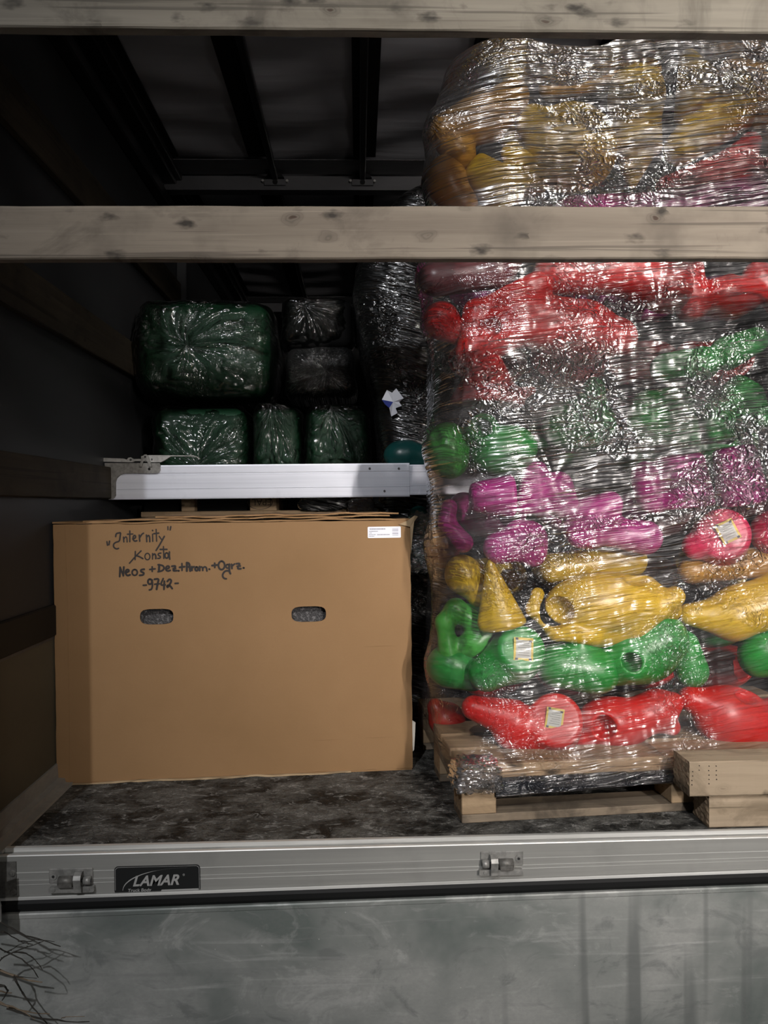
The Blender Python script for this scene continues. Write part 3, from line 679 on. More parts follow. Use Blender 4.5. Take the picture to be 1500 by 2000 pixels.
# address label with bars
a, c = box_hit(718, 1029), box_hit(783, 1050)
lb_ = MB().extrude(poly_round(a[0], c[0], c[1], a[1], .003, 3), -.0008, 0, T=TB).build('address_label', M['white_lab'], cb)
pr = MB(); r = random.Random(4)
def Lx(f): return a[0]+(c[0]-a[0])*f
def Lz(f): return a[1]+(c[1]-a[1])*f
for (f0, f1, z_, hh) in ((.06, .53, .2, .055), (.05, .3, .40, .035), (.05, .12, .55, .03), (.04, .24, .70, .03), (.29, .66, .71, .045), (.03, .2, .84, .03)):
    x = f0
    while x < f1:
        l = r.uniform(.012, .03); pr.box(Lx(x), Lx(min(x+l, f1)), -.0012, -.0008, Lz(z_+hh), Lz(z_-hh), T=TB); x += l+r.uniform(.006, .012)
for k in range(7): pr.box(Lx(.74), Lx(.92), -.0012, -.0008, Lz(.16+k*.105+.055*(.5+.5*(k % 3 == 1))), Lz(.16+k*.105), T=TB)
pr.build('label_print', M['print'], lb_)

# ------------------------------------------------------------------ telescopic load bar
YB = 2.80
def bz(py, px=500): return W(px, py, YB)[2]
lbx0, lbx1, lbx2 = W(212, 940, YB)[0], W(800, 940, YB)[0], .50
ld = empty('load_bar', (lbx0, YB, bz(975)), 'bright telescopic aluminium load bar spanning above the cardboard box', 'bar')
zt, zb = bz(907), bz(973)
H = zt-zb
def bar_prof(s):
    pr = [(.028, zb+.002), (.001, zb), (0, zb+.004)]
    for f in (.30,): pr += [(0, zb+H*f-.001), (-.0016, zb+H*f), (0, zb+H*f+.001)]
    for f in (.72,): pr += [(0, zb+H*f-.001), (.002, zb+H*f), (.002, zb+H*f+.004), (.001, zb+H*f+.006)]
    pr += [(.001, zt-.004), (.002, zt), (.028, zt-.002)]
    return [(y+s, z-(.0025 if z < zb+H/2 else -.0)*0) for y, z in pr]
def bar_mesh(x0, x1, s, shrink=0.):
    pr = [(y, zb+H/2+(z-zb-H/2)*(1-shrink)) for y, z in bar_prof(s)]; n = len(pr)
    V = [(x0, YB+y, z) for y, z in pr]+[(x1, YB+y, z-.0) for y, z in pr]
    return MB().add(V, [(i, (i+1) % n, (i+1) % n+n, i+n) for i in range(n)]+[tuple(range(n)), tuple(range(2*n-1, n-1, -1))])
bar_mesh(lbx0, lbx1, 0).build('outer_profile', M['alu_bar'], ld)
bar_mesh(lbx1-.05, lbx2, .004, .10).build('inner_profile', M['alu_bar'], ld)
for (px, py) in ((722, 915), (779, 915), (751, 959)):
    p = W(px, py, YB); MB().tube([(p[0], YB-.003, p[2]), (p[0], YB+.002, p[2])], [.0035, .0045], 12).build('rivet', M['screw'], ld)
s = YB/F; sc = 6.25
def LP(x, y): q = W(180+x/sc, 870+y/sc, YB-.004); return (q[0], q[2])
P = [LP(*q) for q in ((155,215),(825,215),(832,235),(832,300),(815,330),(780,340),(400,342),(345,360),(305,400),(290,445),(290,610),(275,640),(240,656),(160,655),(157,370),(185,330),(157,270))]
fit = MB().extrude(P, YB-.007, YB-.0005).build('end_fitting', M['cast'], ld)
for (x, y) in ((217, 337), (700, 288), (218, 614)):
    q = LP(x, y); MB().tube([(q[0], YB-.0085, q[1]), (q[0], YB-.006, q[1])], .0045, 12).build('screw', M['black'], fit)
P = [LP(*q) for q in ((578,262),(600,200),(620,140),(640,115),(665,112),(690,125),(705,170),(738,262),(700,262),(680,200),(655,183),(630,200),(612,262))]
fk = MB().extrude(P, YB-.012, YB-.007).build('pivot_fork', M['cast'], ld)
q = LP(655, 140); MB().tube([(q[0], YB-.014, q[1]), (q[0], YB-.011, q[1])], .003, 10).build('pin', M['black'], fk)
P = [LP(*q) for q in ((600,130),(700,118),(940,120),(1240,122),(1290,140),(1315,165),(1305,168),(1270,140),(1230,134),(960,135),(880,185),(840,205),(700,205),(600,190))]
lv = MB().extrude(P, YB-.006, YB+.008).build('release_lever', M['zinc'], ld)
P = [LP(*q) for q in ((-20,150),(20,148),(380,160),(420,175),(440,150),(470,145),(500,165),(600,165),(600,190),(520,190),(495,205),(430,205),(60,195),(-20,185))]
MB().extrude(P, YB-.004, YB+.008).build('locking_tongue', M['zinc'], ld)
q = LP(472, 175); MB().tube([(q[0], YB-.007, q[1]), (q[0], YB-.003, q[1])], .004, 12).build('pin', M['screw'], ld)
q = LP(732, 170); MB().tube([(q[0], YB-.009, q[1]), (q[0], YB-.005, q[1])], .003, 10).build('pin', M['screw'], ld)

# ------------------------------------------------------------------ front pallet and timbers
LO = np.array([.25, 1.968]); LA = math.radians(4.6); lex = np.array([math.cos(LA), math.sin(LA)])
TL = Matrix.Translation((LO[0], LO[1], 0)) @ Matrix.Rotation(LA, 4, 'Z')
def l2w(lx, ly, z): return np.stack((LO[0]+lex[0]*lx-lex[1]*ly, LO[1]+lex[1]*lx+lex[0]*ly, z), -1)
def w2l(P): d0 = P[..., 0]-LO[0]; d1 = P[..., 1]-LO[1]; return d0*lex[0]+d1*lex[1], -d0*lex[1]+d1*lex[0], P[..., 2]
PW, PD = 1.2, .70
pal = empty('wooden_pallet', (LO[0]+.6, LO[1]+.35, 0), 'wooden pallet on the floor carrying the coloured film-wrapped load', 'pallet')
def pb_(name, mat, *a, ch=.002): return MB().box(*a, T=TL, ch=ch).build(name, mat, pal)
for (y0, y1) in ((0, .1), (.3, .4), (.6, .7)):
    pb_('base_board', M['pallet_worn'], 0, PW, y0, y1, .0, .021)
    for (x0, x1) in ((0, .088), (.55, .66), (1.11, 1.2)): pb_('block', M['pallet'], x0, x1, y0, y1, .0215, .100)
    if y0 > 0: pb_('stringer_board', M['pallet'], 0, PW, y0, y1, .1005, .121)
    else: pb_('stringer_board', M['pallet'], 0, PW, y0+.004, y1, .1005, .121)
for (y0, y1) in ((0.004, .13), (.15, .26), (.285, .41), (.44, .55), (.575, .70)):
    pb_('deck_board', M['pallet'], 0, PW, y0, y1, .1215, .143)
# dark twisted film band pulled along the gap of the pallet
b = MB(); V = []; Fc = []; n = 60; kk = 14; r = random.Random(2)
for i in range(n+1):
    u = i/n; x = .085+u*1.05
    for k in range(kk):
        a = 2*math.pi*k/kk; zc_ = .088+.006*math.sin(u*3); hz = .021+.003*math.sin(u*9+1)
        V.append(tuple(TL @ Vector((x, -.006+.006*math.cos(a)+.001*math.sin(u*40+k), zc_+hz*math.sin(a)+.0015*math.sin(k*2.3+u*25)))))
for i in range(n):
    for k in range(kk): Fc.append((i*kk+k, i*kk+(k+1) % kk, (i+1)*kk+(k+1) % kk, (i+1)*kk+k))
band = b.add(V, Fc).mesh(); uvl = band.uv_layers.new(name='UVMap')
for l in band.loops: q = band.vertices[l.vertex_index].co; uvl.data[l.index].uv = (q.x, q.z)
bo = link('film_band', band, M['film_grip'], None, True); tag(bo, 'black twisted plastic film band stretched along the front gap of the pallet', 'film')

def beam(x0, x1, y0, y1, z0, z1, label, rot):
    e = empty('timber_beam', ((x0+x1)/2, (y0+y1)/2, z0), label, 'timber')
    T = Matrix.Translation((x0, y0, 0)) @ Matrix.Rotation(rot, 4, 'Z') @ Matrix.Translation((-x0, -y0, 0))
    r = random.Random(int(x0*99)); n = 40; V = []; Fc = []; ch = .003
    pf = [(y0, z0+ch), (y0, z1-ch), (y0+ch, z1), (y1-ch, z1), (y1, z1-ch), (y1, z0+ch), (y1-ch, z0), (y0+ch, z0)]
    for i in range(n+1):
        for (yy, zz) in pf: V.append(tuple(T @ Vector((x0+(x1-x0)*i/n, yy+r.uniform(-.0006, .0006), zz+r.uniform(-.0005, .0005)*(zz > z0+.01)))))
    for i in range(n):
        for k in range(8): Fc.append((i*8+k, i*8+(k+1) % 8, (i+1)*8+(k+1) % 8, (i+1)*8+k))
    Fc.append(tuple(n*8+k for k in range(8)))
    MB().add(V, Fc).build('sawn_beam', M['beam'], e)
    # rough sawn end face, fibres standing out
    g = 14; V = []; Fc = []
    for i in range(g+1):
        for j in range(g+1):
            edge = i in (0, g) or j in (0, g)
            V.append(tuple(T @ Vector((x0+(0 if edge and i != g else r.uniform(-.004, .001))-.0003, y0+(y1-y0)*i/g, z0+(z1-z0)*j/g))))
    for i in range(g):
        for j in range(g): Fc.append((i*(g+1)+j, i*(g+1)+j+1, (i+1)*(g+1)+j+1, (i+1)*(g+1)+j))
    MB().add(V, Fc).build('end_face', M['beam_end'], e)
    return e, T
b1, T1 = beam(.848, 1.6, 1.905, 1.99, .0, .0815, 'lower pale timber beam lying on the floor in front of the pallet at the right', .0)
b2, T2 = beam(.795, 1.6, 1.892, 1.985, .0825, .168, 'upper pale timber beam with rows of nail holes, lying on another beam', .0)
nh = MB()
for (x, ys) in ((492, (525, 583, 642, 700)), (580, (445, 505)), (712, (450, 510, 570, 628, 686)), (812, (450, 510, 570, 628))):
    for y_ in ys:
        p = W(1280+(x+r.uniform(-6, 6))/6.82, 1430+y_/6.82, 1.892); nh.tube([(p[0], 1.8905, p[2]), (p[0], 1.893, p[2])], .0012, 7)
nh.build('nail_hole', M['ink'], b2)

# ------------------------------------------------------------------ moulded plastic toys
sM = 2.12/F
SURF = []                                                    # all toy vertices, for the film drape
def yc0(px): return 2.125+.08*((px-895)/730)
def make_toy(color, label, ops, y=None, group=None, step=.0055, sticker=None, name='moulded_toy', drape=True, cat='toy'):
    fns = []; lo = np.array([9., 9, 9]); hi = -lo
    cx = np.mean([o[1] for o in ops if o[0] in 'CETBK'])
    Y = y if y is not None else yc0(cx)
    s_ = Y/F
    for o in ops:
        k = o[0]
        if k in 'CK':
            _, x1, y1, r1, x2, y2, r2 = o[:7]; d1, d2 = (o[7], o[8]) if len(o) > 8 else (0, 0)
            a, c = W(x1, y1, Y+d1), W(x2, y2, Y+d2); r1 *= s_; r2 *= s_
            fns.append((+1, lambda p, a=a, c=c, r1=r1, r2=r2, g_=(rcone if k == 'C' else frust): g_(p, a, c, r1, r2)))
            if k == 'K': r1 = r2 = max(r1, r2)
            lo = np.minimum(lo, np.minimum(a-r1, c-r2)); hi = np.maximum(hi, np.maximum(a+r1, c+r2))
        elif k in 'EB':
            _, x, y_, rx, rz, rot = o[:6]; ry = (o[6] if len(o) > 6 else min(rx, rz, 62))*s_; d = o[7] if len(o) > 7 else 0
            c = W(x, y_, Y+d); rr = (rx*s_, ry, rz*s_); mx = max(rr)
            if k == 'E': fns.append((+1, lambda p, c=c, rr=rr, rot=rot: ellip(p, c, rr, rot)))
            else: fns.append((+1, lambda p, c=c, rr=rr, rot=rot: rbox(p, c, rr, min(rr)*.45, rot)))
            R_ = np.array([mx, rr[1], mx]) if abs(rot) > .05 else np.array(rr)
            lo = np.minimum(lo, c-R_); hi = np.maximum(hi, c+R_)
        elif k == 'T':
            _, x, y_, R_, r_, sq, rot = o[:7]; d = o[7] if len(o) > 7 else 0; c = W(x, y_, Y+d); R_ *= s_; r_ *= s_
            fns.append((+1, lambda p, c=c, R_=R_, r_=r_, sq=sq, rot=rot: torus(p, c, R_, r_, sq, rot)))
            q = max(sq, 1)*(R_+r_); lo = np.minimum(lo, c-q); hi = np.maximum(hi, c+q)
        elif k == 'H':                                       # a hole: ellipsoid cut from the front
            _, x, y_, rx, rz = o[:5]; dep = o[5] if len(o) > 5 else .05; rot = o[6] if len(o) > 6 else 0
            c = W(x, y_, Y-(o[7] if len(o) > 7 else .05)); fns.append((-1, lambda p, c=c, rr=(rx*s_, dep, rz*s_), rot=rot: ellip(p, c, rr, rot)))
    def fn(p):
        d = None
        for sg, g in fns:
            if sg > 0: d = g(p) if d is None else smin(d, g(p), .016)
        for sg, g in fns:
            if sg < 0: d = -smin(-d, g(p), .006)
        return d
    k_ = .012
    V, Fq = polygonise(fn, lo-k_, hi+k_, step)
    base = np.array([(V[:, 0].min()+V[:, 0].max())/2, (V[:, 1].min()+V[:, 1].max())/2, V[:, 2].min()])
    me = mesh_np(name, V-base, Fq); o = bpy.data.objects.new(name, me); COL.objects.link(o); o.location = base; me.materials.append(TOY[color])
    tag(o, label, cat, group)
    if drape: SURF.append(V)
    if sticker:
        px, py, rot, hw_ = sticker
        d = RI*(px-750)/F-UP*(py-1000)/F+FW; t = 1.7
        for _ in range(200):
            v = fn((CAM+d*t)[None])[0]
            if v < .0008: break
            t += max(v*.6, .0006)
        P0 = CAM+d*t; e_ = .006
        g = np.array([fn((P0+np.eye(3)[i]*e_)[None])[0]-fn((P0-np.eye(3)[i]*e_)[None])[0] for i in range(3)]); g /= np.linalg.norm(g)
        g = g*.6+np.array([0, -1, 0])*.4; g /= np.linalg.norm(g)
        ux = np.cross(np.array([0, 0, 1.]), -g); ux /= np.linalg.norm(ux); uz = np.cross(-g, ux)
        uz = -uz if uz[2] < 0 else uz
        cr_, sr_ = math.cos(rot), math.sin(rot); ax, az = ux*cr_+uz*sr_, -ux*sr_+uz*cr_
        q = MB(); hh = hw_*s_
        def quad(x0, x1, z0, z1, dd, mi): 
            V4 = [P0+g*(.003+dd)+ax*x*hh+az*z*hh for x, z in ((x0, z0), (x1, z0), (x1, z1), (x0, z1))]+[P0+g*(.0024+dd*.5)+ax*x*hh+az*z*hh for x, z in ((x0, z0), (x1, z0), (x1, z1), (x0, z1))]
            q.add(V4, [(0, 1, 2, 3), (7, 6, 5, 4), (0, 1, 5, 4), (1, 2, 6, 5), (2, 3, 7, 6), (3, 0, 4, 7)], mi)
        quad(-1, 1, -1.15, 1.15, 0, 0); quad(-.78, .78, -.9, .9, .0002, 1)
        for (a1, b1_) in ((-.85, .8), (.55, 1.0), (-.85, -1.0), (.55, -1.02)): quad(a1, a1+.3, b1_-.1, b1_+.12, .0003, 2)
        for zz in (-.6, -.35, -.1, .15, .4, .62): quad(-.6, .45+.15*math.sin(zz*9), zz-.05, zz+.05, .0004, 3)
        link('warning_label', q.mesh(), [STK[0], STK[1], STK[2], STK[3]], o)
    return o
STK = [flat('sticker_yellow', (.55, .42, .06), .5), flat('sticker_grey', (.42, .44, .42), .5), flat('sticker_dark', (.03, .03, .05), .5), flat('sticker_print', (.25, .27, .25), .5)]
G_ = 'coloured moulded toys in the wrapped load'
toys = [
 # bottom red layer
 ('red', 'red hollow toy at the far left of the bottom layer, dim behind film', [('E', 872, 1405, 36, 34, .2), ('C', 850, 1380, 16, 885, 1420, 26)], 2.40),
 ('red', 'red toy with an oval sole and a warning sticker, left in the bottom layer', [('K', 1086, 1406, 52, 1080, 1412, 56, -.055, .03), ('C', 1000, 1425, 40, 1090, 1425, 42), ('C', 925, 1382, 24, 1000, 1405, 40), ('C', 1000, 1434, 26, 1060, 1434, 26)], None, (1083, 1403, .18, 17)),
 ('red', 'red curved toy with a round hole and stub feet, centre of the bottom layer', [('E', 1200, 1410, 72, 50, -.1, 52), ('C', 1200, 1420, 40, 1285, 1385, 40), ('C', 1285, 1385, 36, 1315, 1372, 20), ('C', 1190, 1420, 30, 1135, 1444, 18), ('C', 1270, 1400, 26, 1312, 1420, 17), ('H', 1180, 1420, 20, 23, .06)]),
 ('red', 'red toy with a dark slot at the right end of the bottom layer', [('E', 1425, 1400, 75, 62, -.3, 55), ('C', 1350, 1365, 26, 1450, 1400, 50), ('C', 1480, 1420, 48, 1550, 1400, 50), ('H', 1465, 1362, 26, 13, .055, -.2)]),
 # lower green layer
 ('lime', 'pale green arched toy standing at the left edge above the bottom layer', [('C', 868, 1215, 17, 890, 1190, 20), ('C', 890, 1190, 20, 960, 1240, 24), ('C', 868, 1215, 16, 880, 1300, 24), ('E', 930, 1255, 40, 30, .4)], 2.2),
 ('green', 'rounded green toy low at the left corner of the wrapped load', [('E', 882, 1300, 50, 42, 0), ('C', 880, 1300, 40, 920, 1310, 40)], 2.22),
 ('green', 'green toy with a pale oval sole and grey sticker in the lower green layer', [('K', 1020, 1266, 46, 1005, 1280, 56, -.06, .02), ('C', 1000, 1285, 48, 950, 1315, 36)], None, (1022, 1268, .1, 19)),
 ('green', 'green bent toy in the middle of the lower green layer, under the bowl', [('C', 1090, 1300, 44, 1165, 1310, 46), ('C', 1130, 1260, 30, 1150, 1310, 40)]),
 ('green', 'green toy with a round dark hole, right of centre in the lower green layer', [('E', 1255, 1275, 76, 62, .2, 52), ('C', 1200, 1300, 40, 1290, 1250, 54), ('E', 1225, 1300, 42, 34, 0, 55, -.01), ('H', 1231, 1292, 18, 18, .06)]),
 ('green', 'small green toy between two larger ones at the right of the lower green layer', [('C', 1335, 1260, 30, 1350, 1310, 34)], 2.2),
 ('green', 'green toy at the right edge of the lower green layer', [('E', 1490, 1270, 48, 42, .3), ('C', 1480, 1290, 34, 1540, 1280, 44)]),
 # yellow layer
 ('yellow', 'dull yellow toy at the left edge of the middle yellow layer', [('E', 908, 1125, 40, 38, -.3), ('C', 900, 1110, 26, 935, 1160, 26)], 2.2),
 ('yellow', 'yellow pointed cone-shaped toy in the middle yellow layer', [('K', 957, 1094, 5, 985, 1226, 48), ('C', 957, 1098, 4, 948, 1215, 16)]),
 ('yellow', 'large yellow bowl-like toy with looped rim and hollow, centre of the yellow layer', [('E', 1180, 1178, 118, 62, .02, 60), ('C', 1050, 1160, 13, 1042, 1190, 13, -.04, -.05), ('C', 1042, 1190, 13, 1085, 1235, 15, -.05, -.05), ('C', 1085, 1235, 15, 1160, 1240, 22, -.05, -.03), ('C', 1160, 1240, 26, 1240, 1225, 30), ('C', 1240, 1225, 24, 1318, 1165, 20, -.02, -.03), ('C', 1260, 1150, 26, 1305, 1190, 26), ('H', 1085, 1195, 34, 30, .055), ('H', 1250, 1130, 30, 14, .04)]),
 ('yellow', 'yellow long toy sloping to the right edge of the yellow layer', [('C', 1345, 1200, 22, 1430, 1205, 46), ('C', 1430, 1205, 46, 1540, 1160, 56), ('E', 1440, 1175, 60, 34, .3)]),
 ('amber', 'amber toy dim behind cloudy film at the right above the yellow layer', [('C', 1350, 1115, 26, 1540, 1090, 34)], 2.22),
 ('yellow', 'yellow toy dim behind the streaky film above the bowl-like toy', [('C', 1080, 1110, 30, 1230, 1095, 34)], 2.24),
 # magenta layer
 ('magenta', 'magenta toy curling round the left edge under the upper green layer', [('C', 878, 990, 16, 872, 1020, 16), ('C', 872, 1020, 16, 905, 1060, 20)], 2.15),
 ('wine', 'dark wine-red toy low at the left edge of the magenta layer', [('E', 865, 1070, 34, 40, 0)], 2.3),
 ('magenta', 'magenta cup-shaped toy at the left of the magenta layer', [('K', 918, 972, 28, 1004, 968, 44)]),
 ('magenta', 'upright magenta toy second from the left in the magenta layer', [('K', 1044, 902, 20, 1050, 1002, 48), ('C', 1090, 950, 30, 1100, 985, 30)]),
 ('magenta', 'magenta toy lying low above the yellow cone', [('C', 975, 1070, 32, 1030, 1055, 40), ('C', 1010, 1035, 20, 1040, 1080, 28)]),
 ('magenta', 'magenta toy with a curved shiny rim in the centre of the magenta layer', [('E', 1155, 1020, 60, 52, .4, 50), ('C', 1190, 985, 26, 1130, 1050, 20, -.03, -.03), ('C', 1200, 1040, 30, 1260, 1050, 34)]),
 ('magenta', 'large magenta flared toy right of centre in the magenta layer', [('K', 1325, 888, 46, 1335, 992, 62), ('C', 1262, 930, 30, 1275, 970, 34)]),
 ('magenta', 'magenta cylinder-shaped toy at the right of the magenta layer', [('K', 1432, 872, 40, 1452, 985, 50)]),
 ('magenta', 'magenta toy at the right edge of the load next to the cylinder', [('K', 1530, 870, 34, 1545, 965, 42)]),
 ('pink', 'pink-red toy with an oval sole and yellow-edged sticker at the right', [('K', 1414, 1042, 50, 1405, 1052, 58, -.055, .03), ('C', 1405, 1050, 46, 1360, 1066, 28)], None, (1421, 1038, -.45, 18)),
 ('pink', 'pink-red toy cut off by the right edge below the magenta cylinder', [('E', 1510, 1040, 44, 46, 0)]),
 ('wine', 'dark wine-red toy behind the stickered pink-red one', [('C', 1290, 1020, 30, 1480, 985, 30)], 2.28),
 # upper green layer
 ('lime', 'dull green toy with an open end at the left edge of the upper green layer', [('E', 876, 880, 46, 56, .1), ('H', 850, 855, 14, 20, .04, 0, .06)], 2.17),
 ('green', 'green toy with a ring-shaped mouth near the left of the upper green layer', [('E', 985, 880, 66, 50, .2, 52), ('T', 944, 838, 22, 9, 1., 0, -.045), ('C', 945, 842, 26, 970, 880, 46), ('H', 943, 836, 16, 16, .06)]),
 ('green', 'green toy behind the brightest film glare, centre of the upper green layer', [('E', 1130, 830, 74, 56, .1, 50), ('C', 1160, 758, 22, 1150, 830, 40)], 2.2),
 ('green', 'green upright toy right of the film glare in the upper green layer', [('K', 1318, 755, 36, 1332, 880, 36), ('E', 1265, 820, 40, 60, 0, 40)], 2.17),
 ('green', 'green angular toy with a notch at the right of the upper green layer', [('B', 1425, 810, 66, 46, .25, 40), ('K', 1460, 745, 26, 1385, 840, 52), ('H', 1398, 758, 24, 24, .07)]),
 ('green', 'dull green toy high at the right edge below the red cone', [('C', 1420, 690, 34, 1475, 665, 26), ('C', 1300, 720, 30, 1370, 710, 34)], 2.2),
 # upper red layer
 ('red', 'red flap-like toy hanging lowest at the left of the upper red layer', [('K', 955, 690, 20, 950, 792, 78), ('C', 1000, 775, 20, 1040, 762, 8)], 2.13),
 ('red', 'large red horn-shaped toy across the left of the upper red layer', [('C', 925, 690, 34, 1010, 620, 56), ('C', 1010, 620, 52, 1140, 650, 62), ('C', 1140, 650, 60, 1205, 660, 40), ('C', 930, 610, 20, 1050, 560, 30), ('C', 920, 690, 28, 930, 610, 26), ('H', 955, 640, 22, 18, .04)]),
 ('red', 'rounded red toy at the left edge of the upper red layer', [('E', 862, 625, 36, 36, 0), ('C', 870, 640, 26, 900, 650, 26)], 2.17),
 ('red', 'red bar-like toy running under the middle slat', [('C', 1080, 535, 40, 1220, 530, 46), ('C', 1220, 530, 46, 1300, 560, 52)]),
 ('red', 'red toy with a small peak at the right, under the middle slat', [('E', 1420, 580, 74, 40, .05, 50), ('C', 1425, 548, 12, 1425, 590, 36), ('C', 1340, 530, 34, 1350, 600, 30), ('C', 1480, 540, 30, 1540, 590, 40)]),
 ('wine', 'dusky magenta toy at the left just under the middle slat', [('C', 850, 545, 34, 970, 530, 34), ('C', 970, 530, 34, 990, 510, 30)], 2.16),
 # top layers
 ('magenta', 'magenta toy showing just above the middle slat', [('C', 1120, 430, 46, 1300, 425, 48), ('C', 1300, 425, 50, 1480, 400, 56)]),
 ('red', 'red toy near the top right, above the middle slat', [('C', 1300, 365, 20, 1440, 320, 34), ('C', 1440, 320, 36, 1465, 280, 22), ('C', 1430, 340, 30, 1520, 350, 40)]),
 ('amber', 'amber-brown toy at the top left corner of the wrapped load', [('K', 850, 268, 32, 960, 222, 52), ('C', 960, 225, 44, 1000, 190, 34), ('C', 860, 258, 26, 900, 300, 30)]),
 ('yellow', 'yellow pointed toy tip rising at the top left', [('C', 1000, 160, 17, 985, 225, 40), ('C', 985, 225, 40, 1010, 260, 36)], 2.2),
 ('amber', 'amber-brown toy at the left edge just above the middle slat', [('E', 872, 350, 40, 46, 0), ('C', 872, 360, 36, 900, 400, 34)], 2.14),
 ('yellow', 'bright yellow cup-shaped toy above the middle slat at the left', [('K', 920, 318, 26, 1010, 400, 58), ('C', 1000, 300, 22, 1040, 350, 34)]),
 ('yellow', 'big pale yellow toy under the strongest glare near the top', [('E', 1115, 290, 92, 88, .1, 58), ('C', 1040, 240, 34, 1120, 300, 60)]),
 ('yellow', 'yellow blade-shaped toy pointing down, right of the glare near the top', [('E', 1243, 190, 56, 62, 0, 50), ('K', 1243, 150, 44, 1240, 300, 52), ('K', 1240, 290, 46, 1234, 372, 4)]),
 ('yellow', 'yellow peaked toy, the highest point at the top right', [('K', 1338, 98, 12, 1380, 215, 66), ('K', 1350, 225, 50, 1450, 195, 60), ('C', 1400, 230, 52, 1330, 290, 34)]),
 ('amber', 'amber toy behind film at the top right edge', [('C', 1430, 150, 34, 1520, 180, 48), ('C', 1490, 230, 46, 1530, 260, 50)], 2.24),
 ('amber', 'amber toy lying across the top behind the film, left of the highest peak', [('C', 1080, 170, 28, 1190, 150, 26), ('C', 1190, 150, 26, 1270, 140, 22)], 2.28),
]
for t_ in toys:
    c_, l_, ops = t_[:3]; y_ = t_[3] if len(t_) > 3 else None; st = t_[4] if len(t_) > 4 else None
    if isinstance(y_, tuple): y_, st = None, y_
    make_toy(c_, l_, ops, y_, sticker=st)
# toys deeper in the stack: only a dim colour between the front ones
r = random.Random(21)
layers = [(1400, 'red'), (1280, 'green'), (1170, 'yellow'), (1010, 'magenta'), (850, 'green'), (650, 'red'), (480, 'magenta'), (310, 'amber')]
for py_, c_ in layers:
    pq = 985+(py_-985)*.80
    src = make_toy(c_, '%s toy buried deeper in the %s half of the wrapped load' % (c_, 'upper' if py_ < 900 else 'lower'),
                   [('E', 965, pq, 66, 44, .2, 56), ('C', 965, pq, 40, 905, pq-14, 30), ('H', 990, pq, 22, 22, .07)], 2.55,
                   group='buried %s toys, %s half' % (c_, 'upper' if py_ < 900 else 'lower'), step=.009, drape=False)
    for k in range(3):
        o = src.copy(); COL.objects.link(o); o.location = src.location+Vector((.25*(k+1)+.02*r.random(), .02*(k+1)-.03*r.random(), .02*r.uniform(-1, 1)))
        o['label'] = src['label']

# ------------------------------------------------------------------ stretch film draped over the stack
CX, CY, ARC = .215, .235, .34
LL, LF = .46, 1.0
def to_uh(lx, ly):
    lx = np.asarray(lx); ly = np.asarray(ly); left = (ly >= CY); front = (lx >= CX) & ~left
    dx, dy = CX-lx, CY-ly
    u = np.where(left, LL-(ly-CY), np.where(front, LL+ARC+lx-CX, LL+ARC*np.arctan2(dy, np.maximum(dx, 1e-6))/(math.pi/2)))
    h = np.where(left, dx, np.where(front, dy, np.hypot(dx, dy))); return u, h
def from_uh(u, h):
    a = np.clip((u-LL)/ARC, 0, 1)*math.pi/2
    lx = CX-np.cos(a)*h; ly = CY-np.sin(a)*h
    ly = np.where(u < LL, CY+(LL-u), ly); lx = np.where(u > LL+ARC, CX+(u-LL-ARC), lx)
    return lx, ly
UT = LL+ARC+LF; D_ = .009; nu = int(UT/D_)+1; Z0, Z1 = .085, 2.12; nz = int((Z1-Z0)/D_)+1
Hm = np.zeros((nu, nz))
for V in SURF:
    lx, ly, z = w2l(V); u, h = to_uh(lx, ly); ok = (h > 0) & (u >= 0) & (u < UT) & (z > Z0) & (z < Z1)
    iu = np.clip((u[ok]/D_).round().astype(int), 0, nu-1); iz = np.clip(((z[ok]-Z0)/D_).round().astype(int), 0, nz-1)
    np.maximum.at(Hm, (iu, iz), h[ok])
for _ in range(2):
    G2 = Hm.copy(); G2[1:] = np.maximum(G2[1:], Hm[:-1]-.001); G2[:-1] = np.maximum(G2[:-1], Hm[1:]-.001); G2[:, 1:] = np.maximum(G2[:, 1:], Hm[:, :-1]-.001); G2[:, :-1] = np.maximum(G2[:, :-1], Hm[:, 1:]-.001); Hm = G2
has = Hm > .05
ztop = np.array([Z0+D_*(np.max(np.nonzero(c)[0]) if c.any() else nz//2) for c in has])
us = np.arange(nu)*D_
# upper outline: film bridges from peak to peak
ztop[us < LL] = ztop[int(LL/D_)+4]*.985
hull = []
for i in range(nu):
    while len(hull) >= 2 and (ztop[hull[-1]]-ztop[hull[-2]])*(i-hull[-2]) <= (ztop[i]-ztop[hull[-2]])*(hull[-1]-hull[-2]): hull.pop()
    hull.append(i)
zh = np.interp(np.arange(nu), hull, ztop[hull]); zt_ = .55*zh+.45*np.convolve(np.pad(ztop, 6, 'edge'), np.ones(13)/13, 'valid')
zt_ = np.maximum(zt_, ztop+.006); zt_ = np.convolve(np.pad(zt_, 3, 'edge'), np.ones(7)/7, 'valid')+.012
ub = np.clip((us-LL)/ARC, 0, 1)*math.pi/2
cth, sth = np.maximum(np.cos(ub), 1e-3), np.maximum(np.sin(ub), 1e-3)
hb = np.minimum((CX+.004)/cth, (CY+.004)/sth); hb = np.where(us < LL, CX+.004, hb); hb = np.where(us > LL+ARC, CY+.012, hb)
Hh = np.maximum(Hm+.006*(Hm > 0), .17); lim = np.where(Hm > 0, Hm+.0035, .155)
nzp = int((.150-Z0)/D_)+1
lim[:, :nzp] = np.maximum(lim[:, :nzp], hb[:, None])
Hh[:, 0] = hb
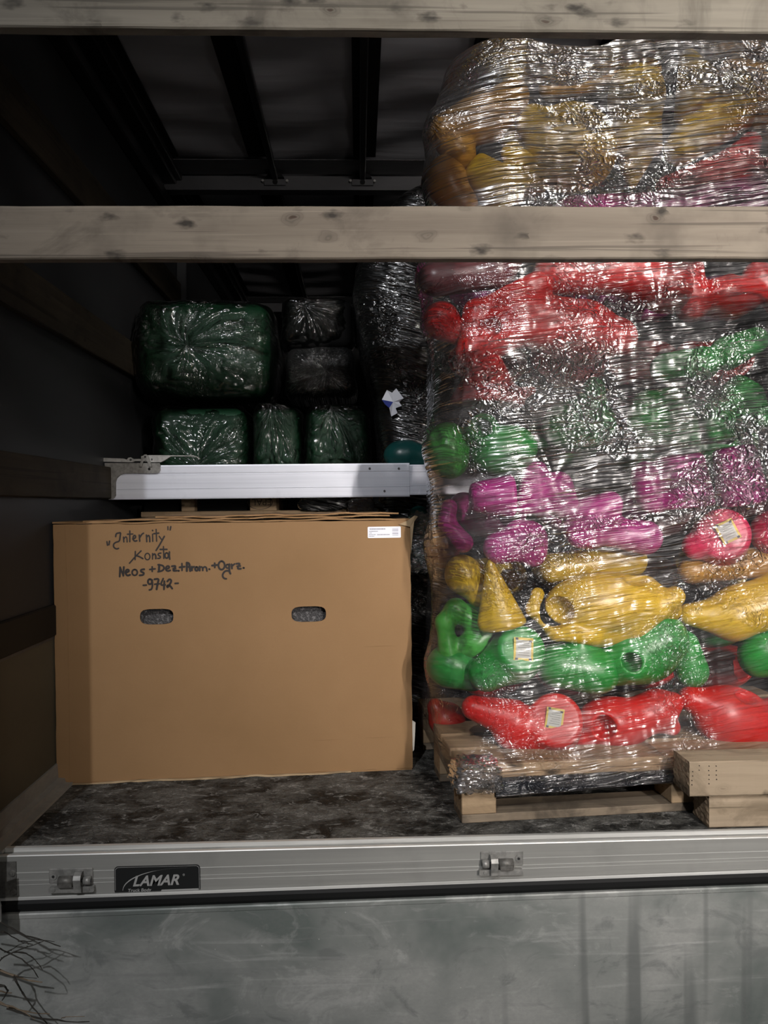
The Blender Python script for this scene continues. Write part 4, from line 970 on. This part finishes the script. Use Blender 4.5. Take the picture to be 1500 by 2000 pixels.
for it in range(900):
    A_ = Hh.copy()
    A_[1:-1, 1:-1] = .25*(Hh[2:, 1:-1]+Hh[:-2, 1:-1]+Hh[1:-1, 2:]+Hh[1:-1, :-2])
    A_[0] = A_[1]; A_[-1] = A_[-2]; A_[:, -1] = A_[:, -2]
    A_ = np.maximum(A_, lim); A_[:, 0] = hb; Hh = A_
# finer sheet with folds pulled out of it
def sample(u, z):
    fu = np.clip(u/D_, 0, nu-1.001); fz = np.clip((z-Z0)/D_, 0, nz-1.001); i = fu.astype(int); j = fz.astype(int); a = fu-i; b = fz-j
    return Hh[i, j]*(1-a)*(1-b)+Hh[i+1, j]*a*(1-b)+Hh[i, j+1]*(1-a)*b+Hh[i+1, j+1]*a*b
rs = np.random.RandomState(3)
def vnoise(x, y, seed=0):
    r_ = np.random.RandomState(seed); T_ = r_.rand(64, 64); xi = np.floor(x).astype(int); yi = np.floor(y).astype(int); fx = x-xi; fy = y-yi
    fx = fx*fx*(3-2*fx); fy = fy*fy*(3-2*fy); g = lambda a, b: T_[a % 64, b % 64]
    return g(xi, yi)*(1-fx)*(1-fy)+g(xi+1, yi)*fx*(1-fy)+g(xi, yi+1)*(1-fx)*fy+g(xi+1, yi+1)*fx*fy
st = .0042; NU = int(UT/st); NV = int(1.9/st); NT_ = 26
U = np.linspace(0, UT-.001, NU)[:, None]*np.ones((1, NV)); zt_f = np.interp(U[:, 0], us, zt_)
v = np.linspace(0, 1, NV)[None]; Zf = Z0+(zt_f[:, None]-Z0)*v
Hf = sample(U, Zf)
rx = U*math.cos(.12)+Zf*math.sin(-.12); rz = -U*math.sin(.12)*1+Zf
wr = (vnoise(rx*4, (Zf-.13*U)*55+vnoise(U*6, Zf*6, 4)*3, 1)-.4)*.0030+(vnoise(rx*9, (Zf-.10*U)*120, 2)-.4)*.0012
cr = np.abs(vnoise(U*26, Zf*30, 5)-.5)*.006+np.abs(vnoise(U*55, Zf*60, 6)-.5)*.003
mask = np.clip((vnoise(U*3.5, Zf*4.5, 9)-.35)*4, 0, 1)
Hf = Hf+wr*mask+cr*(1-mask*.7)+.001
def pinch(px, py, R_, A, k, seed):
    global Hf
    P = W(px, py, 2.03); lx, ly, z = w2l(P[None]); u, h = to_uh(lx, ly); du = U-u[0]; dz = Zf-z[0]; d = np.hypot(du, dz); th = np.arctan2(dz, du)
    ridge = np.abs(vnoise((th+math.pi)*k/6.283, d*3+1, seed)-.5)*2
    wgt = np.exp(-(d/R_)**2)*np.clip(d/.02, 0, 1); Hf = Hf+A*(1-ridge)**2*wgt+A*.8*np.exp(-(d/.014)**2)
for a in ((1130, 1270, .11, .007, 16, 11), (905, 690, .12, .010, 15, 12), (1085, 1215, .08, .006, 14, 13), (885, 640, .06, .006, 12, 14), (950, 1440, .12, .008, 16, 15), (1180, 1395, .08, .005, 14, 16), (1420, 760, .10, .008, 15, 17), (1085, 940, .13, .006, 18, 18), (1320, 1380, .07, .005, 12, 19), (880, 1290, .10, .008, 14, 20), (860, 720, .10, .008, 14, 21), (1300, 590, .14, .006, 16, 22)): pinch(*a)
# roll over the top
tt = np.linspace(0, 1, NT_+1)[1:][None]
Ut = U[:, -1:]*np.ones((1, NT_)); Zt = Zf[:, -1:]+.030*np.sin(tt*math.pi/2)-.05*tt**2+.004*(vnoise(Ut*20, tt*8, 8)-.5); Ht = Hf[:, -1:]-(Hf[:, -1:]-.02)*(1-np.cos(tt*math.pi/2))
Ua, Za, Ha = np.hstack((U, Ut)), np.hstack((Zf, Zt)), np.hstack((Hf, Ht))
Va = NV+NT_; lx, ly = from_uh(Ua, Ha); P = l2w(lx, ly, Za).reshape(-1, 3)
I = np.arange(NU*Va).reshape(NU, Va); Fq = np.stack((I[:-1, :-1], I[1:, :-1], I[1:, 1:], I[:-1, 1:]), -1).reshape(-1, 4)
base = np.array([LO[0]+.5, LO[1]+.3, Z0]); me = mesh_np('stretch_film', P-base, Fq)
uvl = me.uv_layers.new(name='UVMap'); arc = np.stack((Ua.ravel(), Za.ravel()+(tt.max()*0)), -1)
arc[:, 1] = np.hstack((Zf, Zf[:, -1:]+.25*tt*np.ones((NU, 1)))).ravel()
uvl.data.foreach_set('uv', arc[Fq.ravel()].ravel())
me.materials.append(M['film']); fo = bpy.data.objects.new('stretch_film', me); COL.objects.link(fo); fo.location = base
tag(fo, 'clear shiny stretch film wrapped around the tall stack of coloured toys', 'film')
# film bunched over the front corner block of the pallet
def crumple(name, cx, cy, cz, rx, ry, rz, mat, label, parent=None, n=40, amp=.25, seed=0, cat='film', T=None, power=1., uvs=1.):
    th = np.linspace(0, 2*math.pi, n*2, endpoint=False)[:, None]; ph = np.linspace(.02, math.pi-.02, n)[None]
    sg = lambda x: np.sign(x)*np.abs(x)**power
    x = sg(np.cos(th))*sg(np.sin(ph)); y = sg(np.sin(th))*sg(np.sin(ph)); z = sg(np.cos(ph))*np.ones_like(th)
    k = 1+amp*(np.abs(vnoise((x+2)*5, (z+2)*5+y*3, seed)-.5)+.5*np.abs(vnoise((x+2)*12+y*7, (z+2)*12, seed+1)-.5))
    P = np.stack((cx+x*k*rx, cy+y*k*ry, cz+z*k*rz), -1).reshape(-1, 3)
    I = np.arange(2*n*n).reshape(2*n, n); J = np.vstack((I, I[:1])); Fq = np.stack((J[:-1, :-1], J[:-1, 1:], J[1:, 1:], J[1:, :-1]), -1).reshape(-1, 4)
    base = np.array([cx, cy, cz-rz]); me = mesh_np(name, P-base, Fq); uvl = me.uv_layers.new(name='UVMap')
    q = np.stack((P[:, 0]*uvs, P[:, 2]*uvs), -1); uvl.data.foreach_set('uv', q[Fq.ravel()].ravel())
    me.materials.append(mat); o = bpy.data.objects.new(name, me); COL.objects.link(o)
    if parent is None: o.location = base; tag(o, label, cat)
    else: o.parent = parent; o.location = Vector(base)-parent.location
    return o
q = TL @ Vector((.045, .035, .112)); crumple('film_corner', q[0], q[1], q[2], .060, .062, .034, M['film_left'], 'bunched shiny film knotted over the front left block of the pallet', n=36, amp=.35, seed=31, power=.55)

# ------------------------------------------------------------------ dark bundles at the back
YP2 = 2.98
pz0 = W(500, 1008, YP2)[2]; px0, px1 = W(275, 1000, YP2)[0], W(728, 1000, YP2)[0]
# what carries the raised pallet: a dark wrapped crate on the floor
sp = empty('wrapped_crate', ((px0+px1)/2, 3.3, 0), 'black film-wrapped crate on the floor behind the cardboard box, carrying a raised pallet', 'crate')
b = MB().box(px0+.01, px1-.03, YP2+.01, 3.6, 0, pz0-.001, ch=.01).mesh(); uvl = b.uv_layers.new(name='UVMap')
for l in b.loops: q = b.vertices[l.vertex_index].co; uvl.data[l.index].uv = (q.x+q.y, q.z)
link('crate_body', b, M['film_dark'], sp)
p2 = empty('raised_pallet', ((px0+px1)/2, 3.3, pz0), 'wooden pallet with a stamped block seen just below the aluminium load bar', 'pallet')
H0 = pz0
for (ya, yb) in ((YP2, YP2+.1), (YP2+.28, YP2+.38), (YP2+.52, YP2+.62)):
    MB().box(px0, px1, ya, yb, H0, H0+.02, ch=.002).build('base_board', M['pallet'], p2)
    for (a, c) in ((354, 380), (488, 540), (683, 728)):
        MB().box(W(a, 985, YP2)[0], W(c, 985, YP2)[0], ya, yb, H0+.0205, H0+.098, ch=.002).build('block', M['pallet'], p2)
for k in range(5): MB().box(px0, px1, YP2+.002+k*.128, YP2+.108+k*.128, H0+.0985, H0+.12, ch=.002).build('deck_board', M['pallet'], p2)
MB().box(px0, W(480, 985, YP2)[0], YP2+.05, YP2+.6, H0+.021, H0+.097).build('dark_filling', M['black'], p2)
c_ = W(508, 977, YP2); text_mesh('stamp', 'EPAL', .034, flat('burnt_stamp', (.04, .025, .015), .8), p2, (c_[0]+.006, YP2-.0008, c_[2]+.004), align='CENTER', flip=True)
b = MB(); n = 30; V = []
for rr in (1., .93):
    for k in range(n): a = 2*math.pi*k/n; V.append((c_[0]+.047*rr*math.cos(a), YP2-.0008, c_[2]-.008+.027*rr*math.sin(a)))
b.add(V, [(i, (i+1) % n, (i+1) % n+n, i+n) for i in range(n)]); b.build('stamp_oval', bpy.data.materials['burnt_stamp'], p2)
for (pxc, pyc, rx_, rz_, lb2, sd) in ((630, 987, 42, 12, 'patch of shiny crumpled film between the blocks of the raised pallet', 41), (705, 990, 24, 13, 'clear film wrapped round the right block of the raised pallet', 42)):
    q = W(pxc, pyc, YP2-.015); s_ = YP2/F; crumple('film_patch', q[0], q[1]-.004, q[2]+.004, rx_*s_, .012, rz_*s_, M['film_dark'] if sd == 41 else M['film_left'], lb2, n=26, amp=.3, seed=sd, power=.5)
p = [W(735, 985, 2.9), W(750, 992, 2.89), W(763, 1002, 2.88)]
tag(MB().tube(p, [.016, .009, .005], 10).tube([p[2], p[2]+np.array([.008, 0, -.002])], [.009, .006], 10).build('film_tail', M['film_dark'], None, True), 'twisted tail end of film pointing to the wrapped load beside the raised pallet', 'film')
me = bpy.data.objects['film_tail'].data; uvl = me.uv_layers.new(name='UVMap')
for l in me.loops: q = me.vertices[l.vertex_index].co; uvl.data[l.index].uv = (q.x, q.z)

# bundles: solid coloured cores inside gathered clear bags
def bag(label, x0, x1, y0, y1, Y, dep, color, knot, seed, mat='film_bag', folds=34, amp=.010, power=.42, rot=0., rz=0.):
    "x0..y1: photograph pixels of the bag face at depth Y; knot: where the film is gathered"
    s_ = Y/F; c = W((x0+x1)/2, (y0+y1)/2, Y+dep/2); rx, rz_ = (x1-x0)/2*s_, (y1-y0)/2*s_
    e = empty('wrapped_bundle', (c[0], c[1], c[2]-rz_), label, 'bundle')
    def fn(p): return rbox(p, c, (rx*.93, dep/2*.9, rz_*.93), min(rx, rz_, dep/2)*.35, rot)
    q = np.array([rx, dep/2, rz_])*1.05+abs(rot)*.05; V, Fq = polygonise(fn, c-q, c+q, .012)
    me = mesh_np('bundle_core', V, Fq); me.materials.append(TOY[color] if color in TOY else M[color]); me = link('bundle_core', me, None, e)
    n = 90; th = np.linspace(0, 2*math.pi, n*2, endpoint=False)[:, None]; ph = np.linspace(.0, math.pi, n)[None]
    # poles along y so the gathers radiate on the face
    sg = lambda x, pw=power: np.sign(x)*np.abs(x)**pw
    ct, s2 = np.cos(th), np.sin(th); m_ = np.maximum(np.abs(ct), np.abs(s2)); k2 = 1/np.power(np.abs(ct)**7+np.abs(s2)**7, 1/7)
    rad = np.sin(ph)**.6; yy = -np.cos(ph)
    yy = np.sign(yy)*np.abs(yy)**.38
    kx, kz = ((knot[0]-(x0+x1)/2)*s_/rx, -(knot[1]-(y0+y1)/2)*s_/rz_)
    X_ = ct*k2*rad; Z_ = s2*k2*rad
    w_ = np.clip(1-rad, 0, 1)*(yy < 0); X_ = X_+kx*w_; Z_ = Z_+kz*w_
    sec = np.clip(vnoise(th*1.1+seed, np.zeros_like(th)+seed*.37, seed+9)*2.2-.5, .05, 1)
    fold = np.abs(vnoise(th*folds/6.283+rad*1.5, rad*2+np.zeros_like(th), seed)-.5)*2
    fold2 = np.abs(vnoise(X_*6+9, Z_*7+9, seed+2)-.5)+.5*np.abs(vnoise(X_*15+9, Z_*16+9, seed+3)-.5)
    near = np.exp(-((rad-.4)/.4)**2)*np.clip(rad/.12, 0, 1)
    out = 1+.03*fold2+.16*(vnoise(X_*1.6+5+seed, Z_*1.6+5, seed+7)-.5)
    dy = -(amp*(1-fold)**2*near*1.9*sec+amp*1.0*fold2)*(yy < .2)
    Xw = X_*out*rx; Zw = Z_*out*rz_; cr_, sr_ = math.cos(rot), math.sin(rot)
    P = np.stack((c[0]+Xw*cr_-Zw*sr_, c[1]+yy*dep/2+dy, c[2]+Xw*sr_+Zw*cr_), -1).reshape(-1, 3)
    I = np.arange(2*n*n).reshape(2*n, n); J = np.vstack((I, I[:1])); Fq = np.stack((J[:-1, :-1], J[:-1, 1:], J[1:, 1:], J[1:, :-1]), -1).reshape(-1, 4)
    me = mesh_np('bag_film', P, Fq); uvl = me.uv_layers.new(name='UVMap')
    R2 = np.sqrt(X_**2+Z_**2); 
    uv = np.stack((R2*rx+np.zeros_like(th), (np.minimum(th, 2*math.pi-th))*.22+np.zeros_like(ph)), -1).reshape(-1, 2); uvl.data.foreach_set('uv', uv[Fq.ravel()].ravel())
    me.materials.append(M[mat]); link('bag_film', me, None, e); return e
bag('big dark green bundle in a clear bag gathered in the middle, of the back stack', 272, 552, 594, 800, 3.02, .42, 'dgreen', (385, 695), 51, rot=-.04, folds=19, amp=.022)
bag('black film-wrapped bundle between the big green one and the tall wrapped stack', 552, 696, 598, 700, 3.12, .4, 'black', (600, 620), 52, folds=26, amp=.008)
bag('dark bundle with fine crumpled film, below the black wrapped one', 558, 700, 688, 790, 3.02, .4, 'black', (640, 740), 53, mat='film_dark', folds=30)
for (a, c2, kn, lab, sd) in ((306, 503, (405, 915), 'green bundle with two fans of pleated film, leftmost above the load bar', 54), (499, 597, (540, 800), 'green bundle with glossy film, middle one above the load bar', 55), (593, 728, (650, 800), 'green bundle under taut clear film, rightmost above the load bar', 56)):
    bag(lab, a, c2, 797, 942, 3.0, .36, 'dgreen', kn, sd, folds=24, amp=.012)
# support shelf under the upper bundles and over the pallet is the bundles themselves
# tall black wrapped stack
st_ = empty('wrapped_stack', (.25, 3.2, 0), 'tall black film-wrapped stack standing behind the coloured load', 'stack')
nz_, nt = 200, 110; zz = np.linspace(0, 2.08, nz_)[None]; a = np.linspace(0, 2*math.pi, nt, endpoint=False)[:, None]
ct, s2 = np.cos(a), np.sin(a); k2 = 1/np.power(np.abs(ct)**6+np.abs(s2)**6, 1/6.)
xl = np.interp(zz, [0, .75, .9, 1.2, 1.6, 1.78, 1.95, 2.08], [.08, .08, .10, .06, -.01, .02, .16, .4])
cxs = (xl+.75)/2; rxs = (.75-xl)/2
lump = 1+.05*(vnoise(a*3+3, zz*5, 61)-.5)+.04*np.abs(vnoise(a*9, zz*16, 62)-.5)+.02*np.abs(vnoise(a*22, zz*45, 63)-.5)
P = np.stack((cxs+ct*k2*rxs*lump, 3.17+s2*k2*.27*lump*(1-.8*np.clip((zz-1.95)/.13, 0, 1)**2), zz*np.ones_like(a)), -1).reshape(-1, 3)
I = np.arange(nt*nz_).reshape(nt, nz_); J = np.vstack((I, I[:1])); Fq = np.stack((J[:-1, :-1], J[1:, :-1], J[1:, 1:], J[:-1, 1:]), -1).reshape(-1, 4)
me = mesh_np('stack_film', P, Fq); uvl = me.uv_layers.new(name='UVMap'); uv = np.stack((P[:, 0]+P[:, 1], P[:, 2]), -1); uvl.data.foreach_set('uv', uv[Fq.ravel()].ravel())
me.materials.append(M['film_dark']); link('stack_film', me, None, st_)
# scrap of white and blue paper under the film of the stack
b = MB(); s_ = 2.88/F; r = random.Random(6); c0 = W(768, 785, 2.88)
P = [(-22, 5), (-12, 24), (-2, 18), (6, 26), (20, 6), (12, 0), (16, -8), (4, -12), (8, -22), (-4, -28), (-8, -12), (-16, -4)]
V = [c0]+[c0+np.array([x*s_, .012*r.uniform(-1, 1), z*s_]) for x, z in P]
b.add(V, [(0, i+1, (i+1) % 12+1) for i in range(12)]); b.m = [1 if i in (10, 11) else 0 for i in range(12)]
me_ = b.build('crumpled_paper', [flat('white_paper', (.8, .82, .88), .45), flat('blue_print', (.03, .05, .3), .5)], st_)
# teal toys in film between box and load
def teal(label, ops, y): make_toy('teal', label, ops, y, drape=False)
teal('teal toy glimpsed above the right end of the load bar', [('E', 785, 890, 36, 30, 0, 30), ('C', 800, 885, 24, 830, 895, 24)], 2.86)
teal('upper dark teal toy in the gap between cardboard box and wrapped load', [('C', 818, 1010, 22, 822, 1060, 26), ('C', 822, 1060, 26, 820, 1100, 18)], 2.87)
crumple('film_scrap', *W(820, 1060, 2.82), .045, .02, .10, M['film_left'], 'loose crumpled film around the teal toy in the gap beside the box', n=30, amp=.3, seed=71, power=.7)

# ------------------------------------------------------------------ dry twigs at the lower left
def TP(x, y, d): q = W(x/7.5, 1770+y/7.5, d); return tuple(q)
tw = empty('dry_branch', tuple(W(-60, 1900, 1.62)), 'bare dry twigs reaching in at the lower left in front of the metal panel', 'branch')
mt = flat('dark_bark', (.030, .026, .020), .8); ml = flat('pale_bark', (.20, .15, .10), .7)
root = (-600, 1500)
br_ = [([(-400, 100), (20, 235), (180, 330), (380, 430), (640, 500), (890, 590)], 10, 0), ([(200, 350), (400, 470), (560, 490), (800, 520)], 7, 0),
       ([(-400, 330), (0, 375), (60, 375), (220, 465), (330, 530), (480, 560)], 9, 0), ([(270, 510), (400, 520), (510, 505)], 7, 0),
       ([(-300, 600), (0, 620), (130, 680), (320, 780), (460, 890), (560, 1045)], 10, 0), ([(200, 670), (380, 690), (480, 750), (580, 860), (625, 935)], 8, 0),
       ([(-200, 900), (0, 800), (60, 740), (240, 650), (480, 570), (640, 510)], 9, 0), ([(60, 680), (200, 620), (260, 570), (440, 510)], 6, 0),
       ([(-400, 820), (0, 940), (200, 1015), (400, 1080), (620, 1115)], 15, 1), ([(220, 1030), (350, 1040), (540, 1055)], 6, 0),
       ([(200, 1020), (250, 1130), (330, 1270), (440, 1430), (580, 1600), (700, 1730)], 12, 0), ([(-300, 1200), (0, 1240), (100, 1270), (170, 1270)], 12, 1),
       ([(-300, 1300), (0, 1400), (130, 1480), (330, 1530), (540, 1570), (730, 1580)], 11, 1), ([(0, 1430), (180, 1470), (380, 1560), (510, 1660)], 9, 1),
       ([(100, 1500), (330, 1570), (560, 1640), (830, 1660), (1050, 1700), (1310, 1690)], 10, 0), ([(900, 1640), (960, 1620), (1240, 1615)], 6, 1), ([(-100, 1150), (60, 1170), (120, 1230), (30, 1380)], 14, 0)]
r = random.Random(9)
for i, (pts, wd, c_) in enumerate(br_):
    d0 = 1.70+.09*r.random(); P = [TP(x, y, d0+.012*math.sin(k*1.7+i)) for k, (x, y) in enumerate(pts)]
    Q = []
    for a, c in zip(P[:-1], P[1:]):
        for k in range(3): u = k/3; Q.append(tuple(a[j]+(c[j]-a[j])*u+r.uniform(-.0006, .0006) for j in range(3)))
    Q.append(P[-1]); rd = [wd*2.1/7.5/2*1.62/F*(1.25-.75*k/len(Q))*(1.35 if k % 4 == 2 else 1) for k in range(len(Q))]
    MB().tube(Q, rd, 6).build('twig', ml if c_ else mt, tw)
    if i < 8:
        for k in range(2, len(Q)-1, 3): MB().tube([Q[k], tuple(Q[k][j]+r.uniform(-.003, .003) for j in range(3))], [rd[k], rd[k]*.6], 5).build('bud', mt, tw)
MB().tube([TP(-900, 300, 1.7), TP(-930, 900, 1.7), TP(-910, 1500, 1.7), TP(-940, 2600, 1.7)], [.004, .006, .008, .011], 8).tube([TP(-900, 330, 1.7), TP(-400, 330, 1.73)], .003, 6).tube([TP(-910, 900, 1.7), TP(-400, 820, 1.73)], .003, 6).build('stem', mt, tw)
